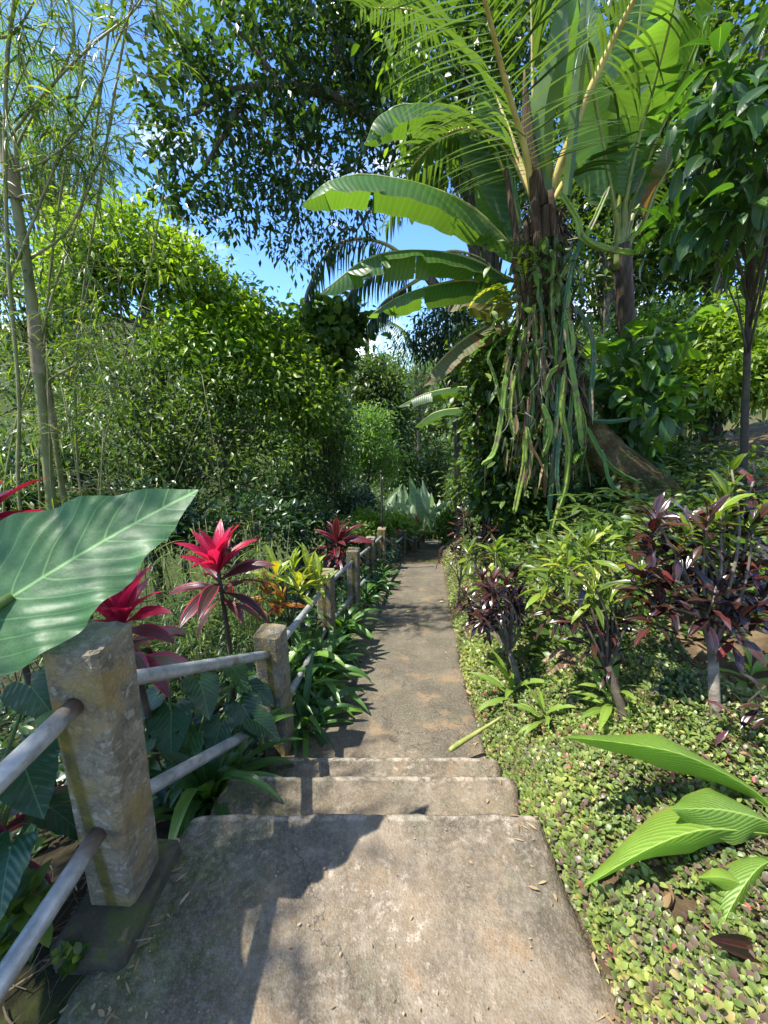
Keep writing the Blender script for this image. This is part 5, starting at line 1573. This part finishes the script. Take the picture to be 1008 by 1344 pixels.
# ------------------------------------------------------------------ ground cover (right bed)
def cover(n, x0, x1, y0, y1, Ln, mat, name, label, cat, hgt=.1, xpow=1.0, leafs=6):
    mb = MB()
    y = y0 + (y1 - y0) * RG.random(n) ** 1.25
    xr = np.interp(y, YE, XRs)
    x = xr + x0 + (x1 - x0) * RG.random(n) ** xpow
    kp = sm_noise(x, y, 8.5, 7) + .7 * sm_noise(x, y, 19, 3) + .5 * RG.normal(size=n) > -.55
    x, y, xr = x[kp], y[kp], xr[kp]
    n = len(x)
    mound = .5 + .5 * sm_noise(x, y, 7, 2)
    z = G(x, y) + hgt * (.25 + .75 * mound) * np.clip((x - xr + .06) / .14, .15, 1) * RG.uniform(.6, 1.05, n)
    patch = np.clip(.5 + .4 * sm_noise(x, y, 3.1, 5) + .25 * sm_noise(x, y, 9.0, 1), 0, 1)
    C = np.stack([x, y, z], -1)
    ci = np.repeat(np.arange(n), leafs)
    k = np.tile(np.arange(leafs), n)
    a_ = k * 2.4 + RG.random(n)[ci] * 6.28
    el = 1.1 - 1.1 * (k / leafs) + RG.normal(size=len(k)) * .2
    tl = RG.normal(size=(n, 3)) * .25
    tl[:, 0] -= .12
    D = np.stack([np.cos(el) * np.cos(a_), np.cos(el) * np.sin(a_), np.sin(el)], -1) + tl[ci]
    sc = RG.uniform(.6, 1.25, n)[ci] * RG.uniform(.8, 1.15, len(k))
    P = C[ci] - np.stack([np.zeros(len(k)), np.zeros(len(k)), .012 * k], -1)
    r = np.clip(.12 + .62 * patch[ci] + .2 * RG.normal(size=len(k)), .02, .93)
    r = np.where(RG.random(n)[ci] < .02, RG.uniform(.95, 1, len(k)), r)
    r = np.where((RG.random(n) < .1 * (1 + np.clip(1.5 - y, 0, 1) * 2))[ci], RG.uniform(0, .16, len(k)), r)
    blades(mb, P, D, Ln * sc, Ln * .7 * sc, .7, RG.normal(size=len(k)) * .2, .22, ROUND, 5 if y1 < 4 else 4, 3, rnd=r)
    return tag(mb.build(name, L[mat]), label, cat, kind='stuff')


cover(25000, -.05, 1.0, .35, 3.0, .0225, 'cover', 'ground_cover', 'low carpet of small rounded green and pinkish leaves along the right path edge', 'ground cover', hgt=.12, xpow=1.1)
cover(14000, -.05, 1.3, 2.4, 8.0, .032, 'cover', 'ground_cover', 'small-leaved carpet spilling down the bank further along the right of the path', 'ground cover', hgt=.16, leafs=5)

# mixed leafy bank plants under trunk
mb = MB()
n = 16000
y = RG.uniform(1.9, 8, n); xr = np.interp(y, YE, XRs)
x = xr + .35 + RG.random(n) * 3.2
P = np.stack([x, y, G(x, y) + RG.random(n) ** 1.5 * .42], -1)
d = rand_dirs(n); d[:, 2] = np.abs(d[:, 2]) * .6
blades(mb, P, d, RG.uniform(.05, .13, n), RG.uniform(.025, .05, n), .6, RG.normal(size=n) * .4, .2, OVAL, 4, 3)
tag(mb.build('bank_weeds', L['mid']), 'mixed leafy weeds covering the bank under the palm', 'weeds', kind='stuff')

# left side leaf litter and weeds under the railing plants
mb = MB()
n = 16000
y = RG.uniform(1.2, 12, n); xl = np.interp(y, YE, XLs)
x = xl - .1 - RG.random(n) ** 1.2 * 4.5
P = np.stack([x, y, G(x, y) + RG.random(n) ** 1.6 * .5], -1)
d = rand_dirs(n); d[:, 2] = np.abs(d[:, 2]) * .6
blades(mb, P, d, RG.uniform(.06, .16, n), RG.uniform(.02, .05, n), .7, RG.normal(size=n) * .4, .2, OVAL, 4, 3)
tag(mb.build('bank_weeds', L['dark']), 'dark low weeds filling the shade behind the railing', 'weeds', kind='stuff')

# grass on the right slope
mb = MB()
n = 26000
y = RG.uniform(.4, 6.5, n)
x = np.interp(y, YE, XRs) + .45 + RG.random(n) * 3.6
keep = sm_noise(x, y, 2.3, 4) + .6 * sm_noise(x, y, 6, 2) > -.25 - .5 * (x < 1.5)
x, y = x[keep], y[keep]
n = len(x)
P = np.stack([x, y, G(x, y)], -1)
a_ = RG.uniform(0, 6.28, n)
el = RG.uniform(.5, 1.4, n)
blades(mb, P, np.stack([np.cos(el) * np.cos(a_), np.cos(el) * np.sin(a_), np.sin(el)], -1), RG.uniform(.06, .2, n), RG.uniform(.004, .009, n), 1.1, 0, .1, BLADE, 5, 2, rnd=np.clip(RG.normal(size=n) * .25 + .5, 0, 1))
tag(mb.build('grass', L['grass']), 'bright grass on the sunny slope at the right', 'grass', kind='stuff')

# fallen leaves on the slope and dead leaves
mb = MB()
n = 1100
x = RG.uniform(1.5, 5.5, n); y = RG.uniform(1.0, 6.0, n)
P = np.stack([x, y, G(x, y) + .02 + RG.random(n) * .03], -1)
d = rand_dirs(n); d[:, 2] *= .2
blades(mb, P, d, RG.uniform(.06, .22, n), RG.uniform(.02, .07, n), .2, RG.normal(size=n) * .5, .3, OVAL, 6, 3, wave=.1)
tag(mb.build('leaf_litter', L['litter']), 'dry brown fallen leaves littering the slope at the right', 'leaf litter', kind='stuff')

mb = MB()
n = 700
y = .3 + 2.6 * RG.random(n); x = np.interp(y, YE, XRs) + .0 + 1.2 * RG.random(n)
P = np.stack([x, y, G(x, y) + .008 + RG.random(n) * .02], -1)
d = rand_dirs(n); d[:, 2] *= .15
blades(mb, P, d, RG.uniform(.03, .09, n), RG.uniform(.01, .035, n), .2, RG.normal(size=n) * .4, .3, OVAL, 5, 3, wave=.1)
tag(mb.build('leaf_litter', L['litter']), 'dead leaves and bits caught between the ground cover plants', 'leaf litter', kind='stuff')

# specks of fallen debris on the path
mb = MB()
n = 520
y = .6 + 8 * RG.random(n) ** 1.5
xl, xr = np.interp(y, YE, XLs), np.interp(y, YE, XRs)
ed = RG.random(n) < .55
x = np.where(ed, np.where(RG.random(n) < .6, xl + .02 + .16 * RG.random(n) ** 1.5, xr - .02 - .12 * RG.random(n) ** 1.5), xl + .05 + (xr - xl - .1) * RG.random(n))
yy = np.array([1.1, 1.114, 1.4, 1.414, 1.645, 1.66, 6.9, 6.914, 14]); zz = np.array([-.004, -.168, -.173, -.335, -.34, -.49, -1.54, -1.69, -3.46])
zpth = np.interp(y, np.concatenate([[-6], yy]), np.concatenate([[0], zz]))
P = np.stack([x, y, zpth + .006], -1)
d = rand_dirs(n); d[:, 2] *= .05
blades(mb, P, d, np.where(ed, RG.uniform(.008, .045, n), RG.uniform(.005, .016, n)), np.where(ed, RG.uniform(.003, .012, n), RG.uniform(.003, .008, n)), .1, RG.normal(size=n) * .2, .2, OVAL, 4, 3, rnd=RG.uniform(.6, 1, n))
tag(mb.build('leaf_debris', L['litter']), 'tiny leaf fragments strewn over the concrete path', 'leaf debris', kind='stuff')

# single fallen leaves and the cut stalk
def zpath(y):
    return float(np.interp(y, np.concatenate([[-6], yy]), np.concatenate([[0], zz])))


for px, py, lab, s in [(533, 804, 'yellow fallen leaf lying in the middle of the path', .07), (577, 791, 'pale fallen leaf at the right edge of the path', .06)]:
    d = ray(px, py)
    t_ = (H + .162) / (-d[2] - .2 * d[1])
    p = np.array([0, 0, H]) + d * t_
    p[2] = zpath(p[1]) + .008
    mb = MB()
    blades(mb, p[None], np.array([[.9, .3, .05]]), s, s * .6, .2, .1, .25, OVAL, 8, 5, wave=.06)
    tag(mb.build('fallen_leaf', L['yellowleaf']), lab, 'leaf')
pa = at(592, 952, 1.75); pb_ = at(634, 949, 1.86)
mb = MB()
tube(mb, [(pa[0], pa[1], -.40), (pa[0] + .04, pa[1] + .02, -.385), (pb_[0], pb_[1], -.36), (pb_[0] + .12, pb_[1] + .03, -.30)], [.011, .016, .010, .008], 18, 9)
tag(mb.build('cut_stalk', M['petiole']), 'yellow cut leaf stalk poking over the path edge below the steps', 'stalk')

# ------------------------------------------------------------------ far end: silvery leaves, shrubs, flowers
sg_ = thing('silvery_plant', 'stand of big pale silvery upright leaves at the far end of the path', 'silvery plant', g3(*at(545, 700, 12.5)[:2]))
lv = [(508, 650, 545 - 30), (518, 652, 520), (528, 650, 527), (536, 652, 538), (545, 640, 548), (552, 650, 552), (560, 648, 560), (566, 655, 566), (512, 665, 505), (524, 662, 518), (540, 662, 532), (556, 662, 560), (574, 660, 578), (530, 645, 534), (503, 672, 496), (570, 672, 574), (548, 668, 544), (583, 668, 588)]
for k, (px, py, bx) in enumerate(lv + [(a + 4, b + 8, c) for a, b, c in lv[::2]] + [(500 + 11 * j, 674, 0) for j in range(9)]):
    Yk = 11.6 + RG.normal() * .4
    base = at(540 + (px - 540) * 1.0 + RG.normal() * 5, 698, Yk)
    tip = at(px + RG.normal() * 3, py - RG.uniform(2, 18), Yk - RG.uniform(-.2, .5))
    mb = MB()
    ribbon(mb, [base, base + (tip - base) * .5 + np.array([0, 0, .05]), tip + np.array([RG.normal() * .22, RG.normal() * .2, 0])], .25, ROUND, up=(RG.normal() * .5, -1, .6), foldL=.3, foldR=.3, nu=16, nv=7, wave=.03)
    mb.build('leaf', L['silver'], sg_)
mb = MB()
tube(mb, [g3(*at(545, 700, 12.5)[:2]), at(545, 690, 12.4)], [.08, .05], 5, 8)
mb.build('stem', M['greenstalk'], sg_)


def shrub(label, px, py, Y, rx, ry, mat, nclus, nleaf, Ln, W, name='shrub', cs=.12, **kw):
    p = at(px, py, Y)
    return tree(name, label, g3(p[0], p[1]), p, [E(px, py, Y, rx, ry)], nclus, nleaf, Ln, W, mat, cs=cs, r0=.02, nlimb=20, cat='shrub', **kw)


shrub('yellow-green shrub in front of the silvery leaves, beside the thin dark rod', 518, 690, 10.0, 24, 14, 'yellowgreen', 120, 18, .13, .06)
shrub('lime shrub left of the thin dark rod', 482, 688, 8.5, 24, 16, 'yellowgreen', 110, 18, .11, .05, rbias=-.15)
shrub('fine grassy lime bush by the red flowers', 538, 694, 10.4, 14, 9, 'yellowgreen', 60, 24, .14, .02, pf=NEEDLE)
shrub('light green shrub right of the far end of the path', 592, 690, 10.5, 20, 22, 'bright', 130, 20, .12, .055)
shrub('mid-green bush above the far end of the path, right of the silvery leaves', 610, 645, 12, 24, 28, 'mid', 150, 20, .14, .06)
shrub('low leafy bush at the far end of the path, under the silvery leaves', 562, 704, 12.6, 22, 10, 'mid', 100, 18, .13, .06)
shrub('small green bush beside the maroon cordyline', 460, 705, 6.5, 22, 14, 'mid', 90, 18, .09, .045)
for px, py, Y, lab in [(545, 684, 10.6, 'small red-flowered plant below the silvery leaves'), (524, 702, 8.9, 'red-flowered plant by a far railing post'), (560, 690, 4.0, '')]:
    if not lab:
        continue
    p = at(px, py, Y)
    t = thing('flowering_plant', lab, 'flower', g3(p[0], p[1]))
    mb = MB()
    for _ in range(5):
        rosette(mb, p + RG.normal(size=3) * .06, 9, .09, .035, 1.2, .1, .7, nu=5, nv=3)
    mb.build('blossom', L['redflower'], t)
    mb = MB(); rosette(mb, p - np.array([0, 0, .15]), 14, .25, .06, .8, -.3, .8, nu=6, nv=3); mb.build('foliage', L['darkred'], t)
    mb = MB(); tube(mb, [g3(p[0], p[1]), p], .01, 5, 6); mb.build('stem', M['greenstalk'], t)

# wooded hillside across the valley
mb = MB()
n = 5200
ells = []
for _ in range(130):
    x, y = RG.uniform(-22, 34), RG.uniform(34, 85)
    r = RG.uniform(2.0, 4.0)
    ells.append([x, y, float(G(x, y)) + r * .8, r, r, r * 1.1])
crown(mb, ells, 4600, 14, .8, .45, cs=.7, rin=.8, lowcut=-.2)
tag(mb.build('hillside_wood', L['farwood']), 'sunlit wooded hillside far across the valley', 'wood', kind='stuff')

# ------------------------------------------------------------------ light, sky, camera
S = np.array([-.46, -.09, .88]); S = S / np.linalg.norm(S)
sun = bpy.data.lights.new('sun', 'SUN')
sun.energy = 5.0
sun.angle = math.radians(.55)
sun.color = (1.0, .95, .86)
so = bpy.data.objects.new('sun', sun)
COL.objects.link(so)
so.rotation_euler = Vector(S).to_track_quat('Z', 'Y').to_euler()
so.location = (-20, 6, 50)

w = bpy.data.worlds.new('World')
SC.world = w
w.use_nodes = True
nt = w.node_tree
nt.nodes.clear()
out = nt.nodes.new('ShaderNodeOutputWorld')
sky = nt.nodes.new('ShaderNodeTexSky')
sky.sky_type = 'NISHITA'
sky.sun_disc = False
sky.sun_elevation = math.asin(S[2])
sky.sun_rotation = math.atan2(S[0], S[1])
sky.air_density = 1.0
sky.dust_density = 0.0
sky.ozone_density = 4.0
tc = nt.nodes.new('ShaderNodeTexCoord')
mp = nd(nt, 'ShaderNodeMapping', None, Vector=tc.outputs['Generated'], Location=(1.3, .62, .4), Scale=(1, 1, 1.6))
nz = noise(nt, 2.6, 8, .58, mp.outputs[0], dist=.3)
cl = smooth(nt, nz, .53, .68)
sp = nd(nt, 'ShaderNodeSeparateXYZ', None, Vector=tc.outputs['Generated'])
low = math_(nt, 'SUBTRACT', 1.0, smooth(nt, sp.outputs[2], .0, .22))
cl = math_(nt, 'MINIMUM', math_(nt, 'ADD', cl, math_(nt, 'MULTIPLY', low, .2)), 1.0)
skyc = mixc(nt, 1.0, sky.outputs[0], (.66, .88, 1.12), 'MULTIPLY')
colr = mixc(nt, cl, skyc, (11.0, 11.2, 11.6))
bg = nd(nt, 'ShaderNodeBackground', None, Color=colr, Strength=.135)
nt.links.new(bg.outputs[0], out.inputs[0])

cam = bpy.data.cameras.new('camera')
cam.sensor_fit = 'VERTICAL'
cam.sensor_height = 36
cam.lens = 36 * F / 1344
cam.clip_start = .05
cam.clip_end = 500
co_ = bpy.data.objects.new('camera', cam)
COL.objects.link(co_)
co_.location = (0, 0, H)
co_.rotation_euler = (PI / 2 - PITCH, 0, 0)
SC.camera = co_

SC.render.engine = 'CYCLES'
cy = SC.cycles
cy.max_bounces = 8
cy.diffuse_bounces = 4
cy.transmission_bounces = 4
cy.glossy_bounces = 2
cy.transparent_max_bounces = 8
cy.use_denoising = True
cy.use_adaptive_sampling = True
cy.adaptive_threshold = .02
SC.view_settings.view_transform = 'Standard'
SC.view_settings.look = 'None'
SC.view_settings.exposure = 1.2
SC.view_settings.gamma = 1
SC.view_settings.use_curve_mapping = False
